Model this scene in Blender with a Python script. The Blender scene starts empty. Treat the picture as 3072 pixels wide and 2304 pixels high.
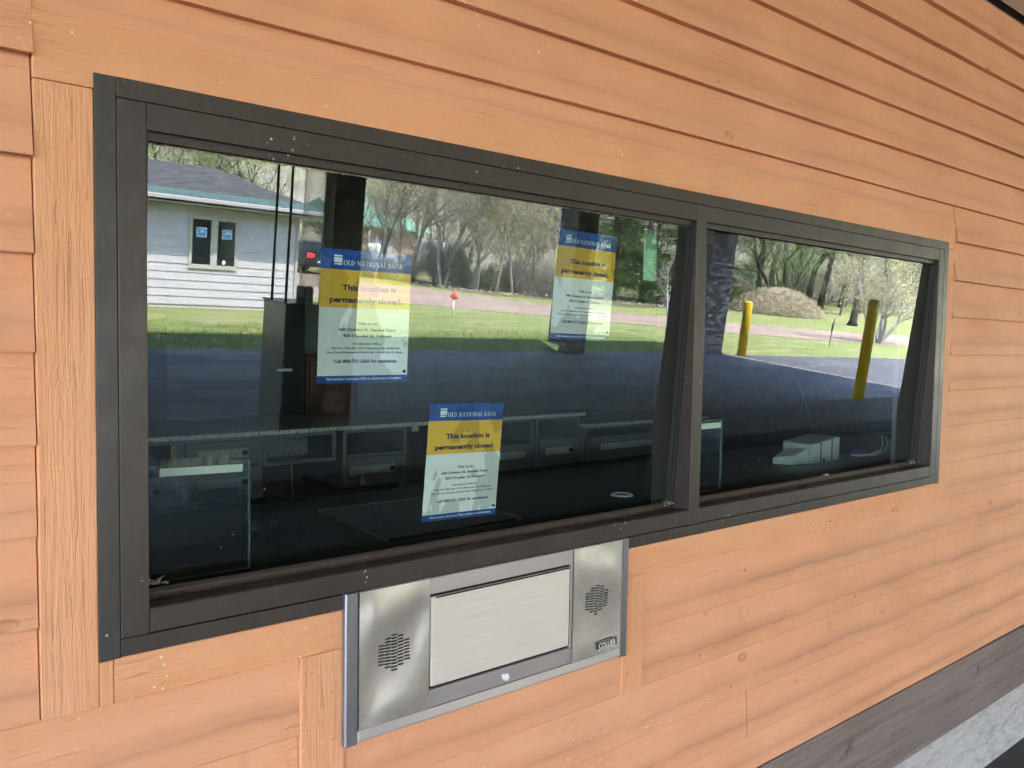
import bpy, math, random
from mathutils import Vector, Matrix
R = math.radians
sc = bpy.context.scene

# ------------------------------------------------------------------ camera, sky, sun, exposure
CAM = Vector((-0.31163972, -1.42170683, 0.52833236))
yaw, pitch, roll = R(39.14487421), R(-3.03993078), R(0.95147095)
f_ = Vector((math.sin(yaw)*math.cos(pitch), math.cos(yaw)*math.cos(pitch), math.sin(pitch)))
r_ = Vector((math.cos(yaw), -math.sin(yaw), 0)); u_ = r_.cross(f_)
r2 = r_*math.cos(roll)+u_*math.sin(roll); u2 = -r_*math.sin(roll)+u_*math.cos(roll)
cam = bpy.data.cameras.new('camera'); cam.sensor_width = 36; cam.lens = 36*2471.68/3072
cam.clip_start = 0.02; cam.clip_end = 3000
co = bpy.data.objects.new('camera', cam); sc.collection.objects.link(co)
m = Matrix((r2, u2, -f_)).transposed().to_4x4(); m.translation = CAM
co.matrix_world = m
sc.camera = co

SUN_EL, SUN_AZ = R(63), R(9)
w = bpy.data.worlds.new('World'); sc.world = w; w.use_nodes = True
nt = w.node_tree; bg = nt.nodes['Background']; sky = nt.nodes.new('ShaderNodeTexSky')
sky.sky_type = 'NISHITA'; sky.sun_disc = False; sky.sun_elevation = SUN_EL; sky.sun_rotation = SUN_AZ
nt.links.new(sky.outputs[0], bg.inputs[0]); bg.inputs[1].default_value = 0.15
sl = bpy.data.lights.new('sun', 'SUN'); sl.energy = 2.4; sl.angle = R(0.53); sl.color = (1, .95, .87)
so = bpy.data.objects.new('sun', sl); sc.collection.objects.link(so)
S = Vector((math.sin(SUN_AZ)*math.cos(SUN_EL), math.cos(SUN_AZ)*math.cos(SUN_EL), math.sin(SUN_EL)))
so.rotation_euler = (-S).to_track_quat('-Z', 'Y').to_euler(); so.location = (5, 5, 30)
sc.view_settings.view_transform = 'Standard'; sc.view_settings.look = 'None'
sc.view_settings.exposure = 4.80; sc.view_settings.gamma = 1
cy = sc.cycles
cy.max_bounces = 12; cy.diffuse_bounces = 5; cy.glossy_bounces = 4; cy.transmission_bounces = 6
cy.transparent_max_bounces = 24; cy.caustics_reflective = False; cy.caustics_refractive = False
cy.use_denoising = True; cy.use_adaptive_sampling = False; cy.denoising_prefilter = 'ACCURATE'; cy.sample_clamp_indirect = 12

# ------------------------------------------------------------------ helpers
C = sc.collection
def tag(o, label=None, cat=None, group=None, kind=None):
    if label: o['label'] = label
    if cat: o['category'] = cat
    if group: o['group'] = group
    if kind: o['kind'] = kind
    return o
def empty(name, loc, label=None, cat=None, group=None):
    o = bpy.data.objects.new(name, None); C.objects.link(o); o.location = loc; o.empty_display_size = .1
    return tag(o, label, cat, group)
def wloc(o):
    v = Vector((0, 0, 0))
    while o: v = v+o.location; o = o.parent
    return v
class MB:
    def __init__(s): s.v = []; s.f = []; s.m = []; s.uv = []; s.sm = []
    def face(s, pts, mi=0, uv=None, smooth=False):
        i = len(s.v); s.v += [tuple(p) for p in pts]; s.f.append(list(range(i, i+len(pts)))); s.m.append(mi); s.uv.append(uv); s.sm.append(smooth)
    def box(s, x0, x1, y0, y1, z0, z1, mi=0):
        i = len(s.v)
        s.v += [(x0,y0,z0),(x1,y0,z0),(x1,y1,z0),(x0,y1,z0),(x0,y0,z1),(x1,y0,z1),(x1,y1,z1),(x0,y1,z1)]
        for q in ((0,3,2,1),(4,5,6,7),(0,1,5,4),(1,2,6,5),(2,3,7,6),(3,0,4,7)):
            s.f.append([i+k for k in q]); s.m.append(mi); s.uv.append(None); s.sm.append(False)
        return s
    def hexa(s, p, mi=0):   # 8 points, bottom 4 then top 4
        i = len(s.v); s.v += [tuple(q) for q in p]
        for q in ((0,3,2,1),(4,5,6,7),(0,1,5,4),(1,2,6,5),(2,3,7,6),(3,0,4,7)):
            s.f.append([i+k for k in q]); s.m.append(mi); s.uv.append(None); s.sm.append(False)
        return s
    def prism(s, prof, axis, a, b, mi=0):   # closed 2D profile extruded along axis
        n = len(prof); i = len(s.v)
        def P(q, t): return {'x': (t, q[0], q[1]), 'y': (q[0], t, q[1]), 'z': (q[0], q[1], t)}[axis]
        s.v += [P(q, a) for q in prof]+[P(q, b) for q in prof]
        s.f += [list(range(i+n-1, i-1, -1)), list(range(i+n, i+2*n))]
        s.f += [[i+k, i+(k+1) % n, i+n+(k+1) % n, i+n+k] for k in range(n)]
        s.m += [mi]*(n+2); s.uv += [None]*(n+2); s.sm += [False]*(n+2)
        return s
    def tube(s, pts, rad, n=8, mi=0, cap=True, smooth=True):
        pts = [Vector(p) for p in pts]
        if not hasattr(rad, '__len__'): rad = [rad]*len(pts)
        i0 = len(s.v); ref = None
        for k, p in enumerate(pts):
            d = (pts[min(k+1, len(pts)-1)]-pts[max(k-1, 0)])
            if d.length < 1e-9: d = Vector((0, 0, 1))
            d.normalize()
            if ref is None: ref = Vector((1, 0, 0)) if abs(d.x) < .8 else Vector((0, 1, 0))
            a = ref-d*ref.dot(d)
            if a.length < 1e-6: a = d.orthogonal()
            a.normalize(); ref = a; b = d.cross(a)
            for j in range(n):
                t = 2*math.pi*j/n; s.v.append(tuple(p+(a*math.cos(t)+b*math.sin(t))*rad[k]))
        for k in range(len(pts)-1):
            for j in range(n):
                s.f.append([i0+k*n+j, i0+k*n+(j+1) % n, i0+(k+1)*n+(j+1) % n, i0+(k+1)*n+j]); s.m.append(mi); s.uv.append(None); s.sm.append(smooth)
        if cap:
            s.f.append([i0+j for j in range(n-1, -1, -1)]); s.f.append([i0+(len(pts)-1)*n+j for j in range(n)])
            s.m += [mi]*2; s.uv += [None]*2; s.sm += [False]*2
        return s
    def build(s, name, mats, parent=None, bevel=0, boxuv=False, recalc=False, label=None):
        me = bpy.data.meshes.new(name)
        off = wloc(parent) if parent else Vector((0, 0, 0))
        me.from_pydata([(v[0]-off.x, v[1]-off.y, v[2]-off.z) for v in s.v], [], s.f)
        if not isinstance(mats, (list, tuple)): mats = [mats]
        for q in mats: me.materials.append(q)
        me.polygons.foreach_set('material_index', s.m)
        me.polygons.foreach_set('use_smooth', s.sm)
        if boxuv or any(u is not None for u in s.uv):
            uvl = me.uv_layers.new(name='UVMap')
            for p in me.polygons:
                u = s.uv[p.index]; nrm = p.normal
                for k, li in enumerate(p.loop_indices):
                    if u is not None: uvl.data[li].uv = u[k]; continue
                    c = me.vertices[me.loops[li].vertex_index].co
                    if abs(nrm.z) > .7: uvl.data[li].uv = (c.x, c.y)
                    elif abs(nrm.x) > abs(nrm.y): uvl.data[li].uv = (c.y, c.z)
                    else: uvl.data[li].uv = (c.x, c.z)
        me.update()
        o = bpy.data.objects.new(name, me); C.objects.link(o)
        if parent: o.parent = parent
        if bevel:
            b = o.modifiers.new('bevel', 'BEVEL'); b.width = bevel; b.segments = 2; b.limit_method = 'ANGLE'; b.angle_limit = R(40)
        if label: o['label'] = label
        return o

# ------------------------------------------------------------------ materials
def mat(name):
    m = bpy.data.materials.new(name); m.use_nodes = True
    return m, m.node_tree, m.node_tree.nodes['Principled BSDF']
def N(nt, t, **k):
    n = nt.nodes.new('ShaderNode'+t)
    for a, b in k.items(): setattr(n, a, b)
    return n
def L(nt, a, b): nt.links.new(a, b)
def coords(nt, kind='Object', scale=(1, 1, 1), rot=(0, 0, 0)):
    tc = N(nt, 'TexCoord'); mp = N(nt, 'Mapping'); mp.inputs['Scale'].default_value = scale; mp.inputs['Rotation'].default_value = rot
    L(nt, tc.outputs[kind], mp.inputs[0]); return mp.outputs[0]
def noise(nt, vec, scale, detail=4, rough=.55, dist=0):
    n = N(nt, 'TexNoise'); n.inputs['Scale'].default_value = scale; n.inputs['Detail'].default_value = detail
    n.inputs['Roughness'].default_value = rough; n.inputs['Distortion'].default_value = dist
    if vec: L(nt, vec, n.inputs['Vector'])
    return n.outputs['Fac']
def ramp(nt, fac, stops):
    r = N(nt, 'ValToRGB'); e = r.color_ramp.elements
    while len(e) < len(stops): e.new(.5)
    for el, (p, c) in zip(e, stops):
        el.position = p; el.color = (c, c, c, 1) if not hasattr(c, '__len__') else (*c, 1)
    L(nt, fac, r.inputs[0]); return r.outputs[0]
def mix(nt, fac, a, b, mode='MIX'):
    n = N(nt, 'Mix', data_type='RGBA', blend_type=mode)
    for inp, v in ((n.inputs[0], fac), (n.inputs[6], a), (n.inputs[7], b)):
        if hasattr(v, 'links'): L(nt, v, inp)
        elif hasattr(v, '__len__'): inp.default_value = (*v, 1)
        else: inp.default_value = v
    return n.outputs[2]
def mth(nt, op, a, b=0, clamp=False):
    n = N(nt, 'Math', operation=op, use_clamp=clamp)
    for inp, v in ((n.inputs[0], a), (n.inputs[1], b)):
        if hasattr(v, 'links'): L(nt, v, inp)
        else: inp.default_value = v
    return n.outputs[0]
def bump(nt, bs, h, strength, dist=.01):
    b = N(nt, 'Bump'); b.inputs['Strength'].default_value = strength; b.inputs['Distance'].default_value = dist
    L(nt, h, b.inputs['Height']); L(nt, b.outputs[0], bs.inputs['Normal']); return b
def simple(name, col, rough=.6, metal=0, spec=.5, var=.15, vs=8, bs_=.0, bscale=60, emit=None):
    m, nt, bs = mat(name)
    v = coords(nt)
    if var:
        n = noise(nt, v, vs)
        c = mix(nt, ramp(nt, n, [(.3, 0.), (.7, 1.)]), [x*(1-var) for x in col], [min(1, x*(1+var)) for x in col])
        L(nt, c, bs.inputs['Base Color'])
    else: bs.inputs['Base Color'].default_value = (*col, 1)
    bs.inputs['Roughness'].default_value = rough; bs.inputs['Metallic'].default_value = metal
    bs.inputs['Specular IOR Level'].default_value = spec
    if bs_: bump(nt, bs, noise(nt, v, bscale), bs_, .004)
    if emit: bs.inputs['Emission Color'].default_value = (*emit[0], 1); bs.inputs['Emission Strength'].default_value = emit[1]
    return m

PAINT = (.70, .320, .182)
def paint_mat(name, axis, rough_grain, stripe=False, tint=(1, 1, 1)):
    m, nt, bs = mat(name)
    ob = coords(nt)
    gs = {'x': (3.2, 60, 75), 'z': (75, 60, 3.2)}[axis]
    g = coords(nt, scale=gs)
    base = [a*b for a, b in zip(PAINT, tint)]
    big = noise(nt, ob, 2.3, 3)
    c = mix(nt, ramp(nt, big, [(.3, 0.), (.72, 1.)]), [base[0]*.90, base[1]*.87, base[2]*.86], [base[0]*1.06, base[1]*1.07, base[2]*1.1])
    st = noise(nt, coords(nt, scale={'x': (.8, 8, 9), 'z': (9, 8, .8)}[axis]), 1.6, 5)
    c = mix(nt, ramp(nt, st, [(.35, .0), (.75, .6)]), c, [base[0]*1.0, base[1]*1.16, base[2]*1.38])
    fine = noise(nt, coords(nt, scale={'x': (30, 90, 120), 'z': (120, 90, 30)}[axis]), 1.5, 5, .7)
    c = mix(nt, ramp(nt, fine, [(.30, .18), (.50, 0.)]), c, [base[0]*.62, base[1]*.60, base[2]*.58])
    gr = noise(nt, g, 1.9, 6, .62, .6)
    cr = ramp(nt, gr, [(.33, 1.), (.40, 0.)])
    patch = ramp(nt, noise(nt, ob, 3.4, 2), [(.42, 0.), (.62, 1.)])
    crack = mth(nt, 'MULTIPLY', cr, patch) if not rough_grain > 1 else cr
    c = mix(nt, mth(nt, 'MULTIPLY', crack, (.13 if rough_grain < .5 else .15)), c, [base[0]*.45, base[1]*.40, base[2]*.38])
    # knots: dark rings
    vo = N(nt, 'TexVoronoi'); L(nt, coords(nt, scale=(2.1, 1, 4.3) if axis == 'x' else (4.3, 1, 2.1)), vo.inputs['Vector']); vo.inputs['Scale'].default_value = 1.25
    kd = mth(nt, 'ADD', vo.outputs['Distance'], mth(nt, 'MULTIPLY', noise(nt, ob, 38, 3), .035))
    ring = ramp(nt, kd, [(.045, .35), (.072, 1.), (.090, 0.)])
    kn = mth(nt, 'MULTIPLY', ring, ramp(nt, noise(nt, ob, 26, 2), [(.34, 0.), (.5, 1.)]))
    c = mix(nt, mth(nt, 'MULTIPLY', kn, .75), c, [base[0]*.5, base[1]*.46, base[2]*.45])
    # smudges running down
    sm = mth(nt, 'MULTIPLY', ramp(nt, noise(nt, coords(nt, scale=(17, 12, 5.5)), 1.0, 5, .6, .4), [(.60, 0.), (.78, .55)]), ramp(nt, noise(nt, ob, 5.5, 3), [(.50, 0.), (.62, 1.)]))
    c = mix(nt, sm, c, [base[0]*.62, base[1]*.66, base[2]*.74])
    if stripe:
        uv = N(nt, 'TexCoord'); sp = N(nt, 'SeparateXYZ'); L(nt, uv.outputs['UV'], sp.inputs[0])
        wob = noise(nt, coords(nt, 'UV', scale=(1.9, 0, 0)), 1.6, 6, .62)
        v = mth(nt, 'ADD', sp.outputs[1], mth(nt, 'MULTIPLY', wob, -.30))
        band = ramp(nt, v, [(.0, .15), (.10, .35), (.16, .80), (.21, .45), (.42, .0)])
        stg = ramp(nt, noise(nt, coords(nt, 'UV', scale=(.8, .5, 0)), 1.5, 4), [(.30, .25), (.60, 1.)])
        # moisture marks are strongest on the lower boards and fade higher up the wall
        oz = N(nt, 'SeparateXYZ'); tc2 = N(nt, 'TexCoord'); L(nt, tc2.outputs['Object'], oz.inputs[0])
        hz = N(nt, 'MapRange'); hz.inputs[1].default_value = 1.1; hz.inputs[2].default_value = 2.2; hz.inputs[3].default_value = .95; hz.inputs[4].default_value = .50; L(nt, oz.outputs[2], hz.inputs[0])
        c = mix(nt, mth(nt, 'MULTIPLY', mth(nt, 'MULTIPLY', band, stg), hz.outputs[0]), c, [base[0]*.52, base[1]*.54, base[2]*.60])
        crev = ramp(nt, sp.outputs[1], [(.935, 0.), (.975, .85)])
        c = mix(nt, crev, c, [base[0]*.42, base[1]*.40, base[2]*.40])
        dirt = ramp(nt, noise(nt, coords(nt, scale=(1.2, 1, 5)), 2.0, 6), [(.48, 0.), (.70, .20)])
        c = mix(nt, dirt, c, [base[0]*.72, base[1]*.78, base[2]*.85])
    # flecks
    v1 = N(nt, 'TexVoronoi'); L(nt, ob, v1.inputs['Vector']); v1.inputs['Scale'].default_value = 55
    sel = ramp(nt, noise(nt, ob, 7, 2), [(.58, 0.), (.66, 1.)])
    wf = mth(nt, 'MULTIPLY', ramp(nt, v1.outputs['Distance'], [(.10, 1.), (.14, 0.)]), sel)
    c = mix(nt, mth(nt, 'MULTIPLY', wf, .75), c, (.80, .70, .55))
    v2 = N(nt, 'TexVoronoi'); L(nt, ob, v2.inputs['Vector']); v2.inputs['Scale'].default_value = 21
    sel2 = ramp(nt, noise(nt, ob, 4.3, 2), [(.58, 0.), (.64, 1.)])
    df = mth(nt, 'MULTIPLY', ramp(nt, v2.outputs['Distance'], [(.055, 1.), (.085, 0.)]), sel2)
    c = mix(nt, mth(nt, 'MULTIPLY', df, .8), c, (.12, .06, .035))
    L(nt, c, bs.inputs['Base Color'])
    bs.inputs['Roughness'].default_value = .62; bs.inputs['Specular IOR Level'].default_value = .3
    h = mth(nt, 'ADD', mth(nt, 'MULTIPLY', gr, .5*rough_grain), mth(nt, 'MULTIPLY', mth(nt, 'SUBTRACT', 1., crack), .5*rough_grain))
    h = mth(nt, 'ADD', h, mth(nt, 'MULTIPLY', fine, .16 if rough_grain < .5 else .45)); h = mth(nt, 'ADD', h, mth(nt, 'MULTIPLY', kn, -.5))
    bump(nt, bs, h, .65, .006)
    return m
M = {}
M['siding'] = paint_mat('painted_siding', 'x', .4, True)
M['trim_h'] = paint_mat('painted_trim', 'x', 1.0, tint=(1.01, 1.0, .92))
M['trim_v'] = paint_mat('painted_rough_trim', 'z', 1.6, tint=(1.0, 1.0, .94))

def bronze_mat(name, col):
    m, nt, bs = mat(name); ob = coords(nt)
    c = mix(nt, ramp(nt, noise(nt, ob, 5, 4), [(.3, 0.), (.7, 1.)]), [x*.85 for x in col], [x*1.15 for x in col])
    sm = ramp(nt, noise(nt, coords(nt, scale=(30, 30, 9)), 2, 4, .6), [(.57, 0.), (.72, .42)])
    c = mix(nt, sm, c, [min(1, x*2.2) for x in col])
    v1 = N(nt, 'TexVoronoi'); L(nt, ob, v1.inputs['Vector']); v1.inputs['Scale'].default_value = 60
    sel = ramp(nt, noise(nt, ob, 9, 2), [(.61, 0.), (.66, 1.)])
    wf = mth(nt, 'MULTIPLY', ramp(nt, v1.outputs['Distance'], [(.10, 1.), (.16, 0.)]), sel)
    c = mix(nt, wf, c, (.45, .42, .38))
    L(nt, c, bs.inputs['Base Color'])
    L(nt, ramp(nt, noise(nt, ob, 14, 5), [(.3, .34), (.7, .52)]), bs.inputs['Roughness'])
    bs.inputs['Specular IOR Level'].default_value = .45
    bump(nt, bs, noise(nt, coords(nt, scale=(40, 40, 12)), 3, 4), .10, .002)
    return m
M['bronze'] = bronze_mat('bronze_frame', (.037, .026, .0245))
M['bronze_grey'] = bronze_mat('weathered_flange', (.038, .031, .034))
M['gasket'] = simple('rubber_gasket', (.012, .011, .011), .55, var=.3, vs=40)
M['gap'] = simple('dark_gap', (.004, .004, .004), .9, var=0)

def steel(name, col, rough, dirx=True, br=.25, strength=.06, met=1.):
    m, nt, bs = mat(name)
    v = coords(nt, scale=(6, 6, 700) if dirx else (700, 6, 6))
    n = noise(nt, v, 1, 3)
    L(nt, mix(nt, ramp(nt, n, [(.3, 0.), (.7, 1.)]), [x*.84 for x in col], col), bs.inputs['Base Color'])
    bs.inputs['Metallic'].default_value = met
    rr = mth(nt, 'ADD', mth(nt, 'MULTIPLY', noise(nt, coords(nt), 16, 4), .12), rough-.06)
    L(nt, rr, bs.inputs['Roughness'])
    bs.inputs['Anisotropic'].default_value = .8
    tv_ = N(nt, 'CombineXYZ'); tv_.inputs[2].default_value = 1; L(nt, tv_.outputs[0], bs.inputs['Tangent'])
    bump(nt, bs, n, strength, .0006)
    return m
M['steel'] = steel('stainless_panel', (.93, .84, .83), .24, True, .9, .10, .82)
M['steel_door'] = steel('brushed_stainless', (.82, .73, .735), .46, True, .1, .25, .45)
M['steel_edge'] = steel('stainless_edge', (.62, .56, .62), .34, True, .2, .10, .75)
M['steel_rail'] = steel('stainless_rail', (.36, .345, .40), .32, False, .2, .08, .8)
M['slot'] = simple('speaker_slot', (.006, .006, .006), .8, var=0)

def glass_mat(name, tint, r0, edge=False):
    m = bpy.data.materials.new(name); m.use_nodes = True; nt = m.node_tree; nt.nodes.clear()
    out = N(nt, 'OutputMaterial'); tr = N(nt, 'BsdfTransparent'); tr.inputs[0].default_value = (*tint, 1)
    if r0 <= 0: L(nt, tr.outputs[0], out.inputs[0]); return m
    gl = N(nt, 'BsdfGlossy'); gl.inputs['Roughness'].default_value = 0.0; gl.inputs[0].default_value = (.97, 1, .985, 1)
    lw = N(nt, 'LayerWeight'); lw.inputs[0].default_value = .5
    p = mth(nt, 'POWER', lw.outputs['Facing'], 5.)
    fr = mth(nt, 'ADD', mth(nt, 'MULTIPLY', p, 1-r0), r0, True)
    mx = N(nt, 'MixShader'); L(nt, fr, mx.inputs[0]); L(nt, tr.outputs[0], mx.inputs[1]); L(nt, gl.outputs[0], mx.inputs[2])
    # dust film, a few specks
    df = N(nt, 'BsdfDiffuse'); df.inputs[0].default_value = (.6, .62, .6, 1)
    ob = coords(nt)
    v1 = N(nt, 'TexVoronoi'); L(nt, ob, v1.inputs['Vector']); v1.inputs['Scale'].default_value = 45
    sp = mth(nt, 'MULTIPLY', ramp(nt, v1.outputs['Distance'], [(.05, 1.), (.08, 0.)]), ramp(nt, noise(nt, ob, 6, 2), [(.6, 0.), (.66, .7)]))
    haze = mth(nt, 'MULTIPLY', ramp(nt, noise(nt, ob, 3, 5), [(.35, 0.), (.8, 1.)]), .005)
    m2 = N(nt, 'MixShader'); L(nt, mth(nt, 'ADD', sp, haze, True), m2.inputs[0]); L(nt, mx.outputs[0], m2.inputs[1]); L(nt, df.outputs[0], m2.inputs[2])
    L(nt, m2.outputs[0], out.inputs[0]); return m
M['glass_face'] = glass_mat('window_glass_face', (.74, .82, .83), .084)
M['glass_body'] = glass_mat('window_glass_body', (.96, .985, .98), 0)
M['guard_face'] = glass_mat('guard_glass', (.90, .97, .95), .045)
M['house_glass'] = simple('house_window_glass', (.015, .02, .025), .06, var=.2)

# ------------------------------------------------------------------ ground, paving, terrain
GZ = -1.28
def ground_mats():
    m, nt, bs = mat('lawn_grass'); ob = coords(nt)
    c = mix(nt, ramp(nt, noise(nt, ob, .35, 4), [(.3, 0.), (.7, 1.)]), (.205, .245, .072), (.295, .33, .125))
    c = mix(nt, ramp(nt, noise(nt, ob, 9, 6, .7), [(.38, 0.), (.62, .9)]), c, (.155, .195, .06))
    c = mix(nt, ramp(nt, noise(nt, coords(nt, scale=(.5, 2.2, 1)), .8, 6, .7), [(.46, 0.), (.62, .8)]), c, (.33, .32, .18))
    L(nt, c, bs.inputs['Base Color']); bs.inputs['Roughness'].default_value = .9; bs.inputs['Specular IOR Level'].default_value = .1
    bump(nt, bs, noise(nt, ob, 26, 5, .75), .8, .05); M['grass'] = m
    m, nt, bs = mat('asphalt_lane'); ob = coords(nt)  # paving under the canopy, colour made paler to offset the canopy shade
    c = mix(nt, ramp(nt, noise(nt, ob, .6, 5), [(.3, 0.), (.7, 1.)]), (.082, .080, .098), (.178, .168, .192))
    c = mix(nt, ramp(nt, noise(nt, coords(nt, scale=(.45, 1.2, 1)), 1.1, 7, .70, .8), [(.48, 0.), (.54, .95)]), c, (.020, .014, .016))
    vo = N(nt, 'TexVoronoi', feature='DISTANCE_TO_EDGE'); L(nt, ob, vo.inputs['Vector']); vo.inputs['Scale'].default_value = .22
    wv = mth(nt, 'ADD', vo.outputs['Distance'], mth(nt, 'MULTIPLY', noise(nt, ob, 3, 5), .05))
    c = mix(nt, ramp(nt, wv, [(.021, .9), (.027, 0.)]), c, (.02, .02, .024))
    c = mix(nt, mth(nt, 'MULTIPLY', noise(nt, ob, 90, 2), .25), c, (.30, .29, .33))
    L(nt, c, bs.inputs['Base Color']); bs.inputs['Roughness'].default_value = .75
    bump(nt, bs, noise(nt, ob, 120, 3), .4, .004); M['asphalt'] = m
    m, nt, bs = mat('asphalt_outside'); ob = coords(nt)  # paving beyond the canopy, colour made darker to hold down the sunlight
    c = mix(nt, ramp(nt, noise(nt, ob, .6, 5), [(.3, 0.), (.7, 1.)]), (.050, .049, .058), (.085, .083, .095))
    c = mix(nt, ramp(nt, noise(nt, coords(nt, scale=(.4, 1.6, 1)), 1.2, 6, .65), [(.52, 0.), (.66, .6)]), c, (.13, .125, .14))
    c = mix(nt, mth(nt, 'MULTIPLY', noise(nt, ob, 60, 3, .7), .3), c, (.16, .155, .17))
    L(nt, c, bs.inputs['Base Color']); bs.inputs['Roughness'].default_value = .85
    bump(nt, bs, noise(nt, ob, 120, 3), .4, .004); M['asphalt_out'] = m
    M['pad_edge'] = simple('pale_pad_edge', (.30, .28, .27), .8, var=.2, vs=6)
    m, nt, bs = mat('driveway_gravel'); ob = coords(nt)
    c = mix(nt, ramp(nt, noise(nt, coords(nt, scale=(.5, 1, 1)), .8, 6), [(.35, 0.), (.65, 1.)]), (.22, .160, .125), (.33, .245, .190))
    c = mix(nt, mth(nt, 'MULTIPLY', noise(nt, ob, 30, 3), .3), c, (.40, .29, .235))
    L(nt, c, bs.inputs['Base Color']); bs.inputs['Roughness'].default_value = .9; M['drive'] = m
    m, nt, bs = mat('leaf_litter'); ob = coords(nt)
    c = mix(nt, ramp(nt, noise(nt, ob, 5, 6, .75), [(.35, 0.), (.65, 1.)]), (.085, .060, .038), (.30, .235, .155))
    c = mix(nt, ramp(nt, noise(nt, ob, .5, 4), [(.5, 0.), (.65, .8)]), c, (.09, .135, .04))
    L(nt, c, bs.inputs['Base Color']); bs.inputs['Roughness'].default_value = .95
    bump(nt, bs, noise(nt, ob, 14, 5, .8), 1, .08); M['litter'] = m
    m, nt, bs = mat('hillside'); ob = coords(nt)
    c = mix(nt, ramp(nt, noise(nt, ob, .5, 6, .7), [(.35, 0.), (.65, 1.)]), (.19, .175, .15), (.33, .31, .26))
    c = mix(nt, ramp(nt, noise(nt, ob, .12, 5, .7), [(.5, 0.), (.65, .8)]), c, (.29, .31, .18))
    L(nt, c, bs.inputs['Base Color']); bs.inputs['Roughness'].default_value = 1; M['hill'] = m
    m, nt, bs = mat('island_concrete'); ob = coords(nt)
    c = mix(nt, ramp(nt, noise(nt, ob, 2, 6), [(.3, 0.), (.7, 1.)]), (.06, .053, .053), (.11, .098, .098))
    L(nt, c, bs.inputs['Base Color']); bs.inputs['Roughness'].default_value = .85; M['island'] = m
ground_mats()
def terr(x, y):
    d = max(0, -y-46); h = .0048*d*d if d < 55 else 14.5+.35*(d-55)
    e = max(0, x-64); h = max(h, .0040*e*e if e < 60 else 14.4+.35*(e-60))
    return min(h, 40)
g = MB()
xs = [-400, -250, -150, -90, -50, -30, -15, 0, 15, 30, 45, 60, 75, 90, 105, 120, 140, 160, 190, 230, 300, 400]
ys = [400, 200, 80, 30, 10, 0, -10, -20, -30, -40, -50, -56, -62, -68, -75, -83, -92, -102, -114, -128, -145, -170, -210, -300, -400]
for i in range(len(xs)-1):
    for j in range(len(ys)-1):
        q = [(xs[i], ys[j+1]), (xs[i+1], ys[j+1]), (xs[i+1], ys[j]), (xs[i], ys[j])]
        hill = max(terr(*p) for p in q) > .6
        g.face([(a, b, GZ-.02+terr(a, b)) for a, b in q], 1 if hill else 0, smooth=True)
tag(g.build('ground', [M['grass'], M['hill']]), kind='structure')
def sheet(name, pts, z, m_, kind='structure'):
    b = MB(); b.face([(x, y, z) for x, y in pts]); o = b.build(name, m_); tag(o, kind=kind)
    if o.data.polygons[0].normal.z < 0: o.data.flip_normals()
    return o
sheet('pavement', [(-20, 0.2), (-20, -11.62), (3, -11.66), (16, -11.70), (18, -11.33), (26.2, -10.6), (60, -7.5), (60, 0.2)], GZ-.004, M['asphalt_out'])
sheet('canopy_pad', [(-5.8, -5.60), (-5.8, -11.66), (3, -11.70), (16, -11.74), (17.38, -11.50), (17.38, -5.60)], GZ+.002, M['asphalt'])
sheet('pad_edge', [(17.384, -11.50), (17.52, -11.45), (17.40, -1.0), (17.26, -1.0), (17.26, -5.60), (17.384, -5.60)], GZ+.003, M['pad_edge'])
sheet('driveway', [(4, -24.0), (9, -23.2), (13.2, -22.9), (15, -22.2), (19.1, -19.8), (24.8, -16.5), (31, -13.9), (45, -10.0), (75, -6), (75, -13), (52, -15.5), (36.3, -18.0), (29, -20.8), (23.6, -25.0), (20.8, -31.4), (17, -40), (10, -52), (2, -52), (2, -24)], GZ-.010, M['drive'])
sheet('far_path', [(58, -27), (75, -33), (98, -40), (98, -44), (72, -36), (56, -29)], GZ-.006, M['drive'])
sheet('forest_floor', [(22.5, -31), (25.2, -28.6), (29.5, -26.6), (36, -27.8), (46, -28.8), (57, -33), (80, -45), (70, -60), (22, -60)], GZ-.014, M['litter'])
isl = MB(); isl.prism([(-4.28, GZ-.02), (-5.66, GZ-.02), (-5.66, GZ+.10), (-5.62, GZ+.12), (-4.32, GZ+.12), (-4.28, GZ+.10)], 'x', 1.6, 15.6)
sheet('near_lane', [(-5.8, 0.2), (-5.8, -4.30), (17.1, -4.30), (17.1, 0.2)], GZ+.001, simple('worn_dark_asphalt', (.042, .038, .038), .9, var=.4, vs=2))  # deep shade of the near lane put into a darker paving colour
tag(isl.build('curb_island', M['island']), kind='structure')

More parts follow.
